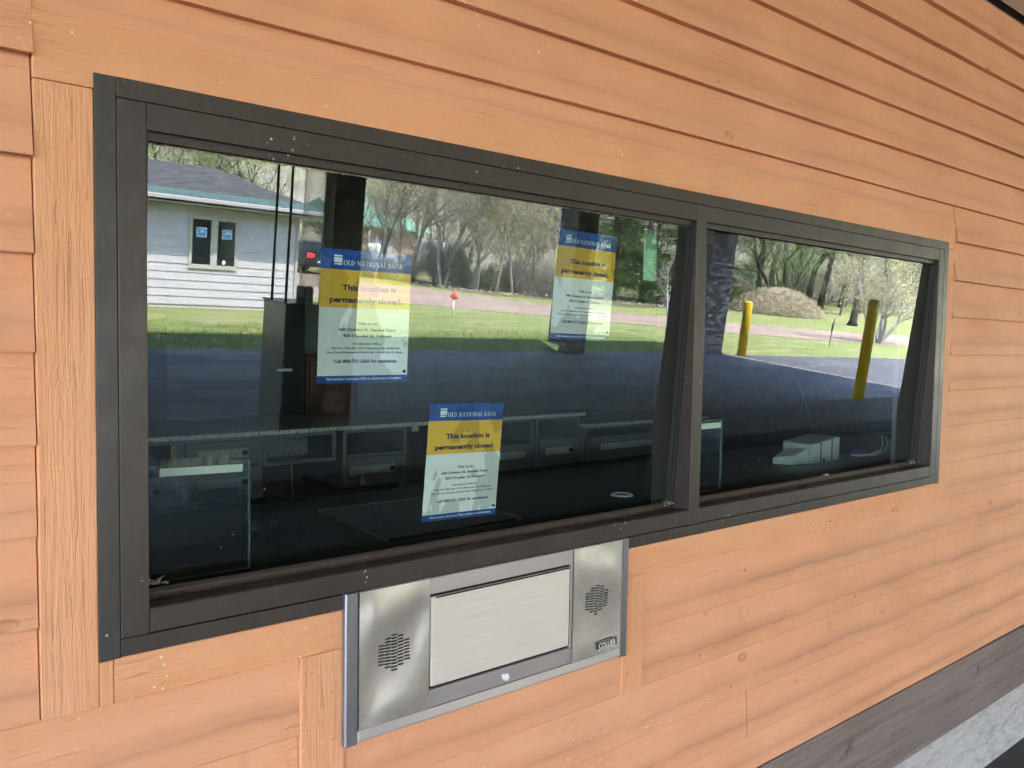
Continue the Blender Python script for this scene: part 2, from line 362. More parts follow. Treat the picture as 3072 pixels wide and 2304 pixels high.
# ------------------------------------------------------------------ the bank building
bank = empty('bank_building', (0, 0, GZ), 'orange wood sided bank wall with wide dark framed drive-up window', 'building')
LZ = [1.915, 1.775, 1.64, 1.50, 1.36, 1.22, 1.077, .94, .79, .647, .50, .357, .215, .07, -.075, -.228, -.38, -.52, -.66, -.772]
X0, X1 = -3.6, 13.5
rnd = random.Random(4)
sd = MB()
def board(xa, xb, z0, z1, flat=False, lip=None, prof_z0=None):
    """one lap board between laps z0..z1 : thick at the bottom, thin at the top, in x pieces with a little warp"""
    if lip is None: lip = .024 if z0 > .75 else .018 if z0 > .30 else .0135 if z0 > -.1 else .0105
    xa_, n = xa, max(1, int((xb-xa)/.35))
    ph = rnd.random()*9; uo = rnd.random()*60
    zt = z1+.0
    yb0 = -lip; yt0 = -.001 if not flat else -lip
    cols = []
    for k in range(n+1):
        x = xa+(xb-xa)*k/n
        wz = .0016*math.sin(x*1.7+ph)+.0008*math.sin(x*5.1+ph*2)
        wy = .0009*math.sin(x*2.3+ph*1.7)
        cols.append((x, wz, wy))
    for (a, wz, wy), (b, vz, vy) in zip(cols[:-1], cols[1:]):
        A = [(a, .02, z0+wz+.004), (a, yb0+wy+.001, z0+wz), (a, yb0+wy, z0+wz+.003), (a, yt0+wy, zt+.006)]
        B = [(b, .02, z0+vz+.004), (b, yb0+vy+.001, z0+vz), (b, yb0+vy, z0+vz+.003), (b, yt0+vy, zt+.006)]
        vs = [0, .0, .02, 1]
        for i in range(3):
            sd.face([A[i], B[i], B[i+1], A[i+1]], 0, [(a+uo, vs[i]), (b+uo, vs[i]), (b+uo, vs[i+1]), (a+uo, vs[i+1])], smooth=False)
    for (x, q, r), s in ((cols[0], -1), (cols[-1], 1)):
        sd.face([(x, .02, z0), (x, yb0, z0), (x, yt0, zt+.006), (x, .02, zt+.006)], 0, [(x, 0), (x, 0), (x, 1), (x, 1)])
WL, WR = -.083, 3.062
for k in range(len(LZ)-1):
    z1, z0 = LZ[k], LZ[k+1]
    if z0 > 1.0: board(X0, X1, z0, z1)
    elif z1 > 1.0:
        board(X0, WL, z0, z1); board(WR, X1, z0, z1)
        board(WL+.0005, WR-.0005, 1.009, z1, flat=False, lip=.0090)
    elif z0 > -.07: board(X0, WL-.002, z0, z1); board(WR+.002, X1, z0, z1)
    elif z1 > -.0: board(X0, WL-.002, z0, z1); board(WR+.022, X1, z0, z1)
    elif z0 > -.3:
        board(X0, .3475, z0, z1); board(1.312, X1, z0, z1)
    elif z0 > -.45:
        board(X0, .346, z0, z1); board(1.3095, X1, z0, z1); board(.4388, 1.3085, z0, -.262, lip=.010)
    elif z0 > -.55: board(X0, .346, z0, z1); board(.4388, X1, z0, z1)
    elif z0 > -.7: board(X0, .346, z0, z1); board(.4388, 1.792, z0, z1); board(1.794, X1, z0, z1)
    else: board(X0, .346, z0, z1); board(.4388, X1, z0, z1)
sd.build('siding', M['siding'], bank)
def trim(name, x0, x1, z0, z1, y, mt, knots=0):
    b = MB(); b.box(x0, x1, y, .02, z0, z1)
    return b.build(name, mt, bank, bevel=.002)
trim('trim_board', WL, WR-.002, .9085, 1.009, -.0155, M['trim_h'])
trim('trim_board', WL, -.0005, -.0757, .9075, -.0160, M['trim_v'])
trim('trim_board', -.0002, .0215, -.0757, -.002, -.0155, M['trim_v'])
trim('trim_board', 3.0005, 3.0605, -.0015, .9075, -.0150, M['trim_v'])
trim('trim_board', 3.0605, 3.0835, -.0757, .066, -.0148, M['trim_v'])
trim('trim_board', .0222, 3.0598, -.0757, -.0005, -.0150, M['trim_h'])
trim('trim_board', .3475, .4380, -.774, -.0763, -.0145, M['trim_v'])
trim('trim_board', 1.2300, 1.3085, -.381, -.0763, -.0140, M['trim_v'])
for x, z in ((.36, -.03), (.41, -.045), (.365, -.05), (.41, -.02), (.08, -.03), (.10, -.062), (.37, -.115), (.41, -.16), (.385, -.21), (.415, -.25), (.325, -.205), (1.25, -.12), (1.285, -.10), (1.25, -.33),
             (-.13, .99), (-.115, .70), (-.13, .60), (-.145, .53), (-.16, .30), (1.75, -.14), (1.55, -.35), (1.7, -.48), (2.05, -.55), (2.6, -.62), (2.4, -.34)):
    nl = MB(); nl.tube([(x, -.0135 if x < -.09 or x > 1.31 else -.0158, z), (x, -.0175 if x > -.09 else -.0145, z)], .0045, 12); nl.build('nail_head', M['trim_h'], bank)
# wooden skirt, concrete footing
b = MB(); b.prism([(.02, -.7725), (-.018, -.7725), (-.022, -.778), (-.024, -1.048), (.02, -1.052)], 'x', X0, X1)
def skirt_mat():
    m, nt, bs = mat('weathered_grey_skirt'); ob = coords(nt)
    c = mix(nt, ramp(nt, noise(nt, coords(nt, scale=(1.2, 20, 26)), 1.6, 6, .65), [(.3, 0.), (.7, 1.)]), (.115, .084, .080), (.225, .172, .165))
    c = mix(nt, ramp(nt, noise(nt, ob, 6, 5, .7), [(.62, 0.), (.70, .8)]), c, (.04, .033, .03))
    L(nt, c, bs.inputs['Base Color']); bs.inputs['Roughness'].default_value = .8
    bump(nt, bs, noise(nt, coords(nt, scale=(2, 30, 50)), 2, 5), .4, .006)
    M['skirt'] = m
    m, nt, bs = mat('flaking_white_footing'); ob = coords(nt)
    n1 = noise(nt, coords(nt, scale=(2.2, 2, 9)), 4, 8, .72, .8)
    c = mix(nt, ramp(nt, n1, [(.36, 0.), (.54, 1.)]), (.34, .31, .305), (.52, .48, .485))
    c = mix(nt, ramp(nt, noise(nt, ob, 34, 5, .8), [(.56, 0.), (.68, .7)]), c, (.14, .125, .12))
    L(nt, c, bs.inputs['Base Color']); bs.inputs['Roughness'].default_value = .75
    bump(nt, bs, mth(nt, 'ADD', n1, noise(nt, ob, 40, 5, .8)), .9, .012)
    M['footing'] = m
skirt_mat()
b.build('skirt_board', M['skirt'], bank)
b = MB(); b.prism([(.05, -1.052), (-.012, -1.054), (-.030, -1.075), (-.034, -1.20), (-.055, -1.272), (-.060, -1.33), (.05, -1.33)], 'x', X0, X1)
b.build('concrete_footing', M['footing'], bank)
# wall core around the window opening, interior shell, roof
M['inwall'] = simple('interior_wall_paint', (.22, .23, .22), .8)
M['carpet'] = simple('interior_carpet', (.05, .05, .055), .95)
b = MB()
b.box(X0, .03, .0205, .16, -1.3, 2.4); b.box(2.97, X1, .0205, .16, -1.3, 2.4)
b.box(.03, 2.97, .0205, .16, .90, 2.4); b.box(.03, 2.97, .0205, .16, -1.3, .028)
b.build('wall', M['inwall'], bank)
FL = -.85
b = MB()
b.box(X0, X1, .16, 3.6, FL-.1, FL); b.build('floor_slab', M['carpet'], bank)
b = MB(); b.box(X0, X1, .16, 3.6, 1.62, 1.70); b.build('ceiling_panel', M['inwall'], bank)
b = MB()
b.box(X0, X0+.12, .16, 3.6, FL, 1.62); b.box(X1-.12, X1, .16, 3.6, FL, 1.62)
# back wall with two openings, the left one unseen and added for daylight
WB = [(X0+.12, -2.9, FL, 1.62), (-2.9, -1.1, FL, .1), (-2.9, -1.1, 1.35, 1.62), (-1.1, 5.12, FL, 1.62), (5.12, 5.355, FL, 1.07), (5.12, 5.355, 1.525, 1.62), (5.355, X1-.12, FL, 1.62)]
for xa, xb, za, zb in WB: b.box(xa, xb, 3.45, 3.6, za, zb)
b.build('partition_wall', M['inwall'], bank)
m, nt, bs = mat('frosted_back_window'); bs.inputs['Base Color'].default_value = (.75, .85, .78, 1); bs.inputs['Roughness'].default_value = .5
nt.nodes.remove(bs); tl = N(nt, 'BsdfTranslucent'); tl.inputs[0].default_value = (.012, .016, .014, 1); L(nt, tl.outputs[0], nt.nodes['Material Output'].inputs[0]); M['frost'] = m
MB().box(-2.9, -1.1, 3.5, 3.51, .1, 1.35).build('back_window', M['frost'], bank)  # unseen window, added to let daylight into the teller room
M['frost_g'] = M['frost'].copy(); M['frost_g'].node_tree.nodes['Translucent BSDF'].inputs[0].default_value = (.11, .155, .115, 1)
MB().box(5.12, 5.355, 3.5, 3.51, 1.07, 1.525).build('back_window', M['frost_g'], bank)
M['roof'] = simple('dark_roof_shingle', (.06, .055, .05), .9)
b = MB(); b.prism([(-.45, 2.30), (3.9, 2.30), (3.9, 2.45), (-.45, 2.45)], 'x', X0, X1); b.build('roof', M['roof'], bank)

# ---- window: flange, frame, mullion, sill, panes
for nm_, mt_n, bx_ in (('window_flange', 'bronze_grey', (-.0005, .0315, -.018, .02, -.001, .9325)), ('window_flange', 'bronze_grey', (2.9695, 3.0020, -.018, .02, -.001, .9325)), ('window_flange', 'bronze', (.0322, 2.9688, -.0185, .02, .9015, .9327)),
                  ('window_flange', 'bronze', (.0322, 1.4785, -.0185, .02, .0012, .0300)), ('window_flange', 'bronze', (1.4795, 2.9688, -.0185, .02, .0012, .0300))):
    MB().box(*bx_).build(nm_, M[mt_n], bank, bevel=.0012)
frame = empty('drive_up_window', (1.5, 0, .03)); frame.parent = bank; frame.location = Vector((1.5, 0, .03))-bank.location
for nm_, bx_ in (('stile', (.0322, .0765, -.0190, .12, .0308, .9005)), ('stile', (2.9235, 2.9650, -.0190, .12, .0308, .9005)), ('mullion', (1.4775, 1.5195, -.0192, .12, .0308, .9005)), ('cover_strip', (2.9655, 2.9688, -.0150, .02, .0308, .9005))):
    MB().box(*bx_).build(nm_, M['bronze'], frame, bevel=.0015)
for xa, xb in ((.0772, 1.4768), (1.5202, 2.9228)):
    b = MB()
    b.box(xa, xb, -.0180, -.0085, .8575, .9005)                     # header face
    b.box(xa, xb, -.0040, .12, .8700, .9000)                        # soffit of the head, behind the reveal groove
    b.build('head_rail', M['bronze'], frame, bevel=.001)
    b = MB(); b.box(xa, xb, -.0083, -.0045, .8590, .9000); b.build('head_groove', M['gap'], frame)
    b = MB(); b.box(xa, xb, -.0040, .0075, .8430, .8697); b.build('glazing_stop', M['bronze'], frame, bevel=.002)
    b = MB()
    b.prism([(.120, .032), (-.0180, .032), (-.0180, .071), (-.0160, .0735), (.037, .0690), (.120, .0650)], 'x', xa, xb)
    b.build('window_sill', M['bronze'], frame, bevel=.001)
    b = MB(); b.prism([(.039, .0686), (.039, .082), (.043, .087), (.052, .0865), (.0565, .0815), (.058, .0675)], 'x', xa, xb)
    b.build('glazing_stop', M['bronze'], frame, bevel=.001)
TT = math.tan(R(3.8131636))
FS = .018   # the frame front stands at y = 0, everything of the building is moved back by this at the end
def gy(z): return .0870-FS-z*TT
# side stops follow the sloping glass
for x, s in ((.0772, 1), (1.4768, -1), (1.5202, 1), (2.9228, -1)):
    b = MB()
    for w_, d0, d1 in ((.006, -.016, -.001), (.0035, -.026, -.016)):
        xa, xb = (x, x+w_) if s > 0 else (x-w_, x)
        p = [(xa, gy(.07)+d0, .07), (xb, gy(.07)+d0, .07), (xb, gy(.07)+d1, .07), (xa, gy(.07)+d1, .07), (xa, gy(.868)+d0, .868), (xb, gy(.868)+d0, .868), (xb, gy(.868)+d1, .868), (xa, gy(.868)+d1, .868)]
        b.hexa(p)
    b.build('side_gasket', M['gasket'], frame)
def pane(xa, xb):
    b = MB(); z0, z1, t = .0672, .869, .010
    F = [(xa, gy(z0), z0), (xb, gy(z0), z0), (xb, gy(z1), z1), (xa, gy(z1), z1)]
    K = [(x, y+t, z) for x, y, z in F]
    b.face(F, 0); b.face(K[::-1], 1)
    for i in range(4):
        j = (i+1) % 4; b.face([F[i], K[i], K[j], F[j]], 1)
    o = b.build('glass_pane', [M['glass_face'], M['glass_body']], frame)
    return o
pane(.0768, 1.4772); pane(1.5198, 2.9232)
# dried sealant crumbs along the upper edge of the left pane
M['seal'] = simple('old_sealant', (.42, .38, .26), .8, var=.4, vs=90)
rs = random.Random(8); b = MB(); x = .079; zt_ = .8455; pl_ = None
while x < 1.474:
    h_ = rs.choice((0, .0005, .0015, .003))*rs.uniform(.5, 1.2)*(1.3 if x < .55 else .7); z = .8432-h_; P_ = [(x, gy(z)-.0012, z), (x, gy(zt_)-.0012, zt_)]
    if pl_: b.face([pl_[0], P_[0], P_[1], pl_[1]])
    pl_ = P_; x += rs.uniform(.0012, .0045)
import bmesh
def weld(o):
    bm = bmesh.new(); bm.from_mesh(o.data); bmesh.ops.remove_doubles(bm, verts=bm.verts, dist=1e-6); bm.to_mesh(o.data); bm.free(); return o
weld(b.build('sealant_bead', M['seal'], frame))

# ---- canopy over the drive-up lanes
can = empty('canopy', (5, -6, GZ), 'dark plank soffit of the drive-up canopy above the orange wall', 'canopy')
m, nt, bs = mat('soffit_planks'); ob = coords(nt)
wv = N(nt, 'TexWave'); wv.bands_direction = 'Y'; wv.inputs['Scale'].default_value = 2.2; L(nt, ob, wv.inputs[0])
c = mix(nt, ramp(nt, wv.outputs['Fac'], [(.0, 0.), (.06, 1.)]), (.10, .085, .075), (.62, .55, .50))
L(nt, c, bs.inputs['Base Color']); bs.inputs['Roughness'].default_value = .7; M['soffit'] = m
CY = -12.05; CX0, CX1 = -6.0, 17.6
b = MB(); b.box(CX0, CX1, CY, -.02, 1.922, 1.96); b.build('soffit', M['soffit'], can)
M['fascia'] = simple('brown_fascia', (.09, .065, .05), .7)
b = MB(); b.box(CX0, CX1, CY-.04, CY, 1.90, 2.24); b.box(CX0-.04, CX0, CY-.04, -.02, 1.90, 2.24); b.box(CX1, CX1+.04, CY-.04, -.02, 1.90, 2.24); b.build('fascia', M['fascia'], can)
b = MB(); b.box(CX0, CX1, CY, -.02, 1.965, 2.22); b.build('roof', M['roof'], can)

def brick_mat():
    m, nt, bs = mat('grey_brick'); tc = N(nt, 'TexCoord')
    br = N(nt, 'TexBrick'); L(nt, tc.outputs['UV'], br.inputs[0]); br.inputs['Scale'].default_value = 1
    br.inputs['Brick Width'].default_value = .20; br.inputs['Row Height'].default_value = .068; br.inputs['Mortar Size'].default_value = .007
    br.inputs['Color1'].default_value = (.022, .019, .021, 1); br.inputs['Color2'].default_value = (.42, .38, .39, 1); br.inputs['Mortar'].default_value = (.22, .20, .205, 1)
    br.inputs['Bias'].default_value = -.25
    L(nt, br.outputs[0], bs.inputs['Base Color']); bs.inputs['Roughness'].default_value = .85
    bump(nt, bs, br.outputs['Fac'], -.4, .006); M['brick'] = m
brick_mat()
def pillar(x0, x1, y0, y1, label, m_='brick', cap=False):
    t = empty('brick_pillar', ((x0+x1)/2, (y0+y1)/2, GZ), label, 'pillar', 'brick pillars carrying the canopy')
    b = MB(); b.box(x0, x1, y0, y1, GZ-.01, 1.921); b.build('shaft', M[m_], t, boxuv=True)
    b = MB(); b.box(x0-.03, x1+.03, y0-.03, y1+.03, GZ-.01, GZ+.03); b.build('base_pad', M['island'], t, bevel=.006)
pillar(3.35, 3.665, -6.02, -5.80, 'near black brick pillar reflected beside the clear tube')
pillar(11.80, 12.40, -12.02, -11.45, 'middle brick pillar reflected behind the right notice of the large pane')
pillar(16.35, 17.28, -12.02, -11.42, 'wide brick pillar reflected at the left end of the small pane')

# ------------------------------------------------------------------ transaction drawer unit
du = empty('transaction_drawer', (.84, -.03, -.275), 'stainless steel transaction drawer with two speaker panels below the window', 'bank drawer')
Y0 = -.009; zb, zt = -.274, .0285
b = MB(); b.box(.466, 1.214, Y0+.004, .006, zb+.004, zt-.001); b.build('housing', M['steel_edge'], du, bevel=.001)
# side rails
b = MB(); b.prism([(.4385, .010), (.4385, Y0), (.4405, Y0-.003), (.4655, Y0-.003), (.4655, .010)], 'z', zb-.004, zt); b.build('side_rail', M['steel_rail'], du, bevel=.0012)
b = MB(); b.prism([(1.2145, .010), (1.2145, Y0-.003), (1.2395, Y0-.003), (1.2415, Y0), (1.2415, .010)], 'z', zb-.004, zt); b.build('side_rail', M['steel_rail'], du, bevel=.0012)
b = MB(); b.prism([(.006, zb), (Y0-.003, zb), (Y0-.006, zb+.003), (Y0-.003, zb+.023), (.006, zb+.023)], 'x', .4660, 1.2140); b.build('bottom_rail', M['steel_edge'], du, bevel=.001)
def panel_y(x, z, xa, xb):
    u, v = (x-xa)/(xb-xa), (z-zb)/(zt-zb); e = min(1, 5*min(u, 1-u))*min(1, 5*min(v, 1-v))
    return Y0-.0050-.0044*e*math.sin(z*23+(x-xa)*17*(1 if xa > 1 else -1)+(.6 if xa > 1 else 2.4))
def wavy_panel(xa, xb, name):
    b = MB(); n, k = 16, 24; z0, z1 = zb+.0245, zt-.0005
    def P(i, j):
        x = xa+(xb-xa)*i/n; z = z0+(z1-z0)*j/k
        return (x, panel_y(x, z, xa, xb), z)
    for i in range(n):
        for j in range(k): b.face([P(i, j), P(i+1, j), P(i+1, j+1), P(i, j+1)], smooth=True)
    o = b.build(name, M['steel'], du)
    import bmesh
    bm = bmesh.new(); bm.from_mesh(o.data); bmesh.ops.remove_doubles(bm, verts=bm.verts, dist=1e-5); bm.to_mesh(o.data); bm.free()
    b = MB(); b.box(xa, xb, Y0+.001, Y0+.0035, z0, z1); q = b.build('panel_back', M['steel_edge'], o)
    return o
pl = wavy_panel(.4675, .6325, 'speaker_panel'); pr = wavy_panel(1.0455, 1.2130, 'speaker_panel')
def grille(cx, cz, parent, xa, xb):
    b = MB()
    cols = [(-3, 6), (-2, 9), (-1, 11), (0, 12), (1, 11), (2, 9), (3, 6)]
    for c_, n in [(-2, 7), (-1, 10), (0, 12), (1, 10), (2, 7)]:
        for k in range(n):
            z = cz+(k-(n-1)/2)*.0066+(.0018 if c_ % 2 else 0); x = cx+c_*.0150+((k % 2)*.0) ; 
            hw, hh = .0054, .0016
            pts = [(x-hw+math.cos(t)*hh, Y0-.0046, z+math.sin(t)*hh) for t in [R(a) for a in (90, 135, 180, 225, 270)]]+[(x+hw+math.cos(t)*hh, Y0-.0046, z+math.sin(t)*hh) for t in [R(a) for a in (270, 315, 0, 45, 90)]]
            b.face([(px_, panel_y(px_, pz_, xa, xb)-.0007, pz_) for px_, _, pz_ in pts])
    b.build('speaker_grille', M['slot'], parent)
grille(.549, -.110, pl, .4675, .6325); grille(1.127, -.110, pr, 1.0455, 1.2130)
# centre frame and drawer door
zd0, zd1 = -.2115, -.0065
b = MB()
b.box(.6332, 1.0448, Y0-.0030, Y0+.003, zd1, zt-.0008)
b.prism([(Y0+.003, zb+.0245), (Y0-.0030, zb+.0245), (Y0-.0040, zd0-.003), (Y0-.001, zd0), (Y0+.003, zd0)], 'x', .6332, 1.0448)
b.box(1.0375, 1.0448, Y0-.0028, Y0+.003, zd0, zd1)
b.build('door_surround', M['steel_edge'], du, bevel=.0008)
b = MB(); b.box(.6335, 1.0372, Y0+.0032, Y0+.0040, zd0, zd1); b.build('door_gap', M['slot'], du)
b = MB(); b.box(.6362, 1.0335, Y0-.0045, Y0+.002, zd0+.0065, zd1-.0060); dd = b.build('drawer_door', M['steel_door'], du, bevel=.002)
b = MB(); b.box(.648, 1.0300, Y0-.0060, Y0-.0046, zd1-.0095, zd1-.0065); b.build('door_lip', M['gap'], dd)
b = MB(); b.tube([(.839, Y0-.003, -.2325), (.839, Y0-.0070, -.2325)], .0098, 24); bt = b.build('lock_button', M['steel_edge'], du, bevel=.001)
b = MB(); b.tube([(.839, Y0-.006, -.2325), (.839, Y0-.0095, -.2325)], .0080, 24); b.build('button_face', simple('button_white', (.75, .78, .82), .3, var=0), bt)

DEVK = .9916
# text helpers
def text_mesh(body, width, height, bold=0.0, align='C'):
    cu = bpy.data.curves.new('lettering', 'FONT'); cu.body = body; cu.size = 1; cu.offset = bold; cu.resolution_u = 3
    o = bpy.data.objects.new('tmp', cu); C.objects.link(o); bpy.context.view_layer.update()
    dg = bpy.context.evaluated_depsgraph_get(); me = bpy.data.meshes.new_from_object(o.evaluated_get(dg))
    xs = [v.co.x for v in me.vertices]; ys_ = [v.co.y for v in me.vertices]
    x0, x1 = min(xs), max(xs); sx = width/(x1-x0); sy = height/.73
    out = ([((v.co.x-(x0+x1)/2)*sx, v.co.y*sy) for v in me.vertices], [list(p.vertices) for p in me.polygons])
    bpy.data.objects.remove(o); bpy.data.curves.remove(cu); bpy.data.meshes.remove(me)
    return out
M['plate'] = simple('black_plate', (.012, .012, .013), .35, var=0)
M['white_paint'] = simple('white_lettering', (.78, .78, .78), .5, var=0)
b = MB(); b.box(1.1265, 1.1955, Y0-.0100, Y0-.0035, -.2365, -.2155); np_ = b.build('name_plate', M['plate'], du, bevel=.0008)
b = MB(); vs, fs = text_mesh('COLLIER', .0600, .0138, .012)
for fc in fs: b.face([(1.1615+vs[i][0], Y0-.0104, -.2335+vs[i][1]) for i in fc])
b.box(1.1275, 1.1945, Y0-.0104, Y0-.0099, -.2168, -.2162); b.box(1.1275, 1.1945, Y0-.0104, Y0-.0099, -.2358, -.2352)
b.build('lettering', M['white_paint'], np_)

# ------------------------------------------------------------------ printed notices on the inside of the glass
def notice_mat(name, col, rough=.7):
    m, nt, bs = mat(name); tc = N(nt, 'TexCoord'); oi = N(nt, 'ObjectInfo')
    geo = N(nt, 'NewGeometry')
    v = N(nt, 'Mapping'); v.inputs['Scale'].default_value = (9, 9, 5.5); L(nt, geo.outputs['Position'], v.inputs[0])
    n1 = noise(nt, v.outputs[0], 1.0, 7, .55, .5)
    st = ramp(nt, n1, [(.515, 0.), (.522, 1.)])
    c = mix(nt, mth(nt, 'MULTIPLY', st, .62), col, [x*.52 for x in col])
    L(nt, c, bs.inputs['Base Color']); bs.inputs['Roughness'].default_value = rough; bs.inputs['Specular IOR Level'].default_value = .2
    return m
M['n_white'] = notice_mat('notice_white', (.90, .88, .87)); M['n_blue'] = notice_mat('notice_blue', (.012, .085, .36))
M['n_yel'] = notice_mat('notice_yellow', (.88, .50, .055)); M['n_ink'] = notice_mat('notice_navy_ink', (.008, .016, .09)); M['n_lit'] = notice_mat('notice_reversed_lettering', (.80, .84, .86))
def serif(word, width, height):
    """a small roman alphabet drawn from stems, thin strokes and serifs"""
    F = []; T, t, s = .17, .07, .05
    def rect(x0, y0, x1, y1): F.append([(x0, y0), (x1, y0), (x1, y1), (x0, y1)])
    def ser(x0, x1, y): rect(x0, y, x1, y+s)
    def arc(cx, cy, rx, ry, a0, a1, wx, wy, n=14):
        for k in range(n):
            a = R(a0+(a1-a0)*k/n); c_ = R(a0+(a1-a0)*(k+1)/n)
            F.append([(cx+rx*math.cos(a), cy+ry*math.sin(a)), (cx+rx*math.cos(c_), cy+ry*math.sin(c_)), (cx+(rx-wx)*math.cos(c_), cy+(ry-wy)*math.sin(c_)), (cx+(rx-wx)*math.cos(a), cy+(ry-wy)*math.sin(a))])
    def diag(x0, y0, x1, y1, w_): F.append([(x0, y0), (x0+w_, y0), (x1+w_, y1), (x1, y1)])
    x = 0
    for ch in word:
        F0 = len(F)
        if ch == 'O': arc(.45, .5, .45, .52, 0, 360, .17, .06, 28); adv = .9
        elif ch == 'L': rect(.1, 0, .1+T, 1); ser(0, .38, 1-s); rect(0, 0, .6, s); rect(.6-t, 0, .6, .28); adv = .62
        elif ch == 'D': rect(.1, 0, .1+T, 1); ser(0, .2, 0); ser(0, .2, 1-s); arc(.28, .5, .56, .5, -90, 90, .18, .06, 18); adv = .86
        elif ch == 'N': rect(.1, 0, .1+t, 1); rect(.72, 0, .72+t, 1); diag(.66, 0, .04, 1, .19); ser(0, .3, 0); ser(0, .16, 1-s); ser(.6, .92, 1-s); adv = .92
        elif ch == 'A': diag(.04, 0, .38, 1, t); diag(.58, 0, .30, 1, .18); rect(.18, .32, .62, .32+t); ser(-.04, .22, 0); ser(.48, .86, 0); adv = .84
        elif ch == 'T': rect(.28, 0, .28+T, 1); rect(0, 1-s-.01, .73, 1); rect(0, .76, t*.8, 1); rect(.73-t*.8, .76, .73, 1); ser(.16, .57, 0); adv = .74
        elif ch == 'I': rect(.1, 0, .1+T, 1); ser(0, .37, 0); ser(0, .37, 1-s); adv = .38
        elif ch == 'B': rect(.1, 0, .1+T, 1); ser(0, .2, 0); ser(0, .2, 1-s); arc(.3, .76, .30, .24, -90, 90, .15, .06, 12); arc(.3, .27, .37, .27, -90, 90, .17, .06, 12); adv = .7
        elif ch == 'K': rect(.1, 0, .1+T, 1); ser(0, .37, 0); ser(0, .37, 1-s); diag(.24, .42, .62, 1, t); diag(.62, 0, .34, .56, .19); ser(.5, .76, 1-s); ser(.52, .88, 0); adv = .86
        else: adv = .34
        for k in range(F0, len(F)): F[k] = [(p[0]+x, p[1]) for p in F[k]]
        x += adv+.10
    sx = width/(x-.1)
    return [[((p[0]-(x-.1)/2)*sx, p[1]*height) for p in q] for q in F]
ct, st_ = math.cos(R(3.8131636)), math.sin(R(3.8131636))
def notice(name, a0, b0, W, H, ph, label, skew=0):
    """a0,b0 : lower left corner on the glass (along x, up the slope)"""
    k = 1.0079; a0 = a0+(a0+.3116)*(k-1); b0 = b0+(b0-.5283)*(k-1); W *= k; H *= k
    root = empty(name, (a0+W/2, gy((b0)*ct)+FS, b0*ct), label, 'notice', 'closure notices taped inside the window')
    def P(u, v, d):  # u,v in 0..1 (v from the top)
        a = u*W; b_ = (1-v)*H; aa = a*math.cos(ph)+b_*math.sin(ph)+skew*(1-v)*0; bb = -a*math.sin(ph)+b_*math.cos(ph)
        s_ = bb+b0
        # base point on the glass front, moved inward by thickness + d along the pane normal
        z = s_*ct; y = .0870-s_*st_/1.0*1.0+.0105+.0012-d
        # curl a little away from the glass
        return (a0+aa, y+.0008*math.sin(u*5+v*3)*0, z)
    b = MB()
    def q(v0, v1, mi):
        n = 8
        for k in range(n):
            u0, u1 = k/n, (k+1)/n
            b.face([P(u0, v1, 0), P(u1, v1, 0), P(u1, v0, 0), P(u0, v0, 0)], mi)
    q(0, .147, 1); q(.147, .430, 2); q(.430, .945, 0); q(.945, 1, 1)
    # thin back so the sheet has thickness
    b.face([P(0, 0, -.0002), P(1, 0, -.0002), P(1, 1, -.0002), P(0, 1, -.0002)], 0)
    b.build('paper_sheet', [M['n_white'], M['n_blue'], M['n_yel']], root)
    asp = W/H
    def put(polys, cx, vy, d=.0004):
        for pl_ in polys: bb_.face([P(cx+x/W, vy-y/H, d) for x, y in pl_])
    def line(body, u0, u1, vy, h, bold=.0):
        vs, fs = text_mesh(body, (u1-u0)*W, h*H, bold)
        put([[vs[i] for i in f2] for f2 in fs], (u0+u1)/2, vy)
    bb_ = MB()
    line('This location is', .235, .83, .298, .042, .036); line('permanently closed.', .105, .905, .390, .042, .036)
    line('Visit us at:', .415, .635, .556, .021, .028); line('640 Division St, Stevens Point', .21, .84, .604, .022, .030); line('420 S Koeller St, Oshkosh', .26, .80, .650, .022, .030)
    line('Find Allpoint® ATMs at:', .37, .69, .708, .0145, .026); line('The Post Office Bar: 125 W Bannerman Ave, Redgranite', .14, .90, .741, .0145, .026)
    line('Four Corners Restaurant & Sports Bar: W2640 Hwy 21, Berlin', .095, .935, .773, .0145, .026)
    line('Call 800-731-2265 for assistance.', .17, .875, .846, .025, .032)
    put([[(-.0045, 0), (.0045, 0), (.0045, .004), (0, .0075), (-.0045, .004)]], .965, .930)
    put([[(-.012, 0), (.012, 0), (.012, .0006), (-.012, .0006)]], .87, .932)
    bb_.build('dark_lettering', M['n_ink'], root)
    bb_ = MB()
    put(serif('OLD NATIONAL BANK', .66*W, .036*H), .57, .112)
    line('Find locations, hours and ATMs at oldnational.com/locations', .10, .93, .978, .018, .026)
    bb_.build('white_lettering', M['n_lit'], root)
    bb_ = MB()
    lw = .085*W
    put([[(-lw/2, .0), (lw/2, .0), (lw/2, .0030), (-lw/2, .0030)], [(-lw/2, .0048), (lw/2, .0048), (lw/2, .0140), (-lw/2, .0140)], [(-lw/2, .0158), (lw/2, .0158), (lw/2, .0188), (-lw/2, .0188)]], .183, .113)
    bb_.build('logo', M['n_lit'], root)
    return root
SW, SH = .2035, .2615
notice('paper_notice', .4035, .4388, SW, SH, -.004, 'largest blue and yellow closure notice at upper left of the big pane')
notice('paper_notice', .6615, .1285, SW, SH, .029, 'tilted closure notice standing low in the middle of the big pane')
notice('paper_notice', 1.0015, .5345, SW-.003, SH, .016, 'closure notice at upper right of the big pane over the brick pillar')


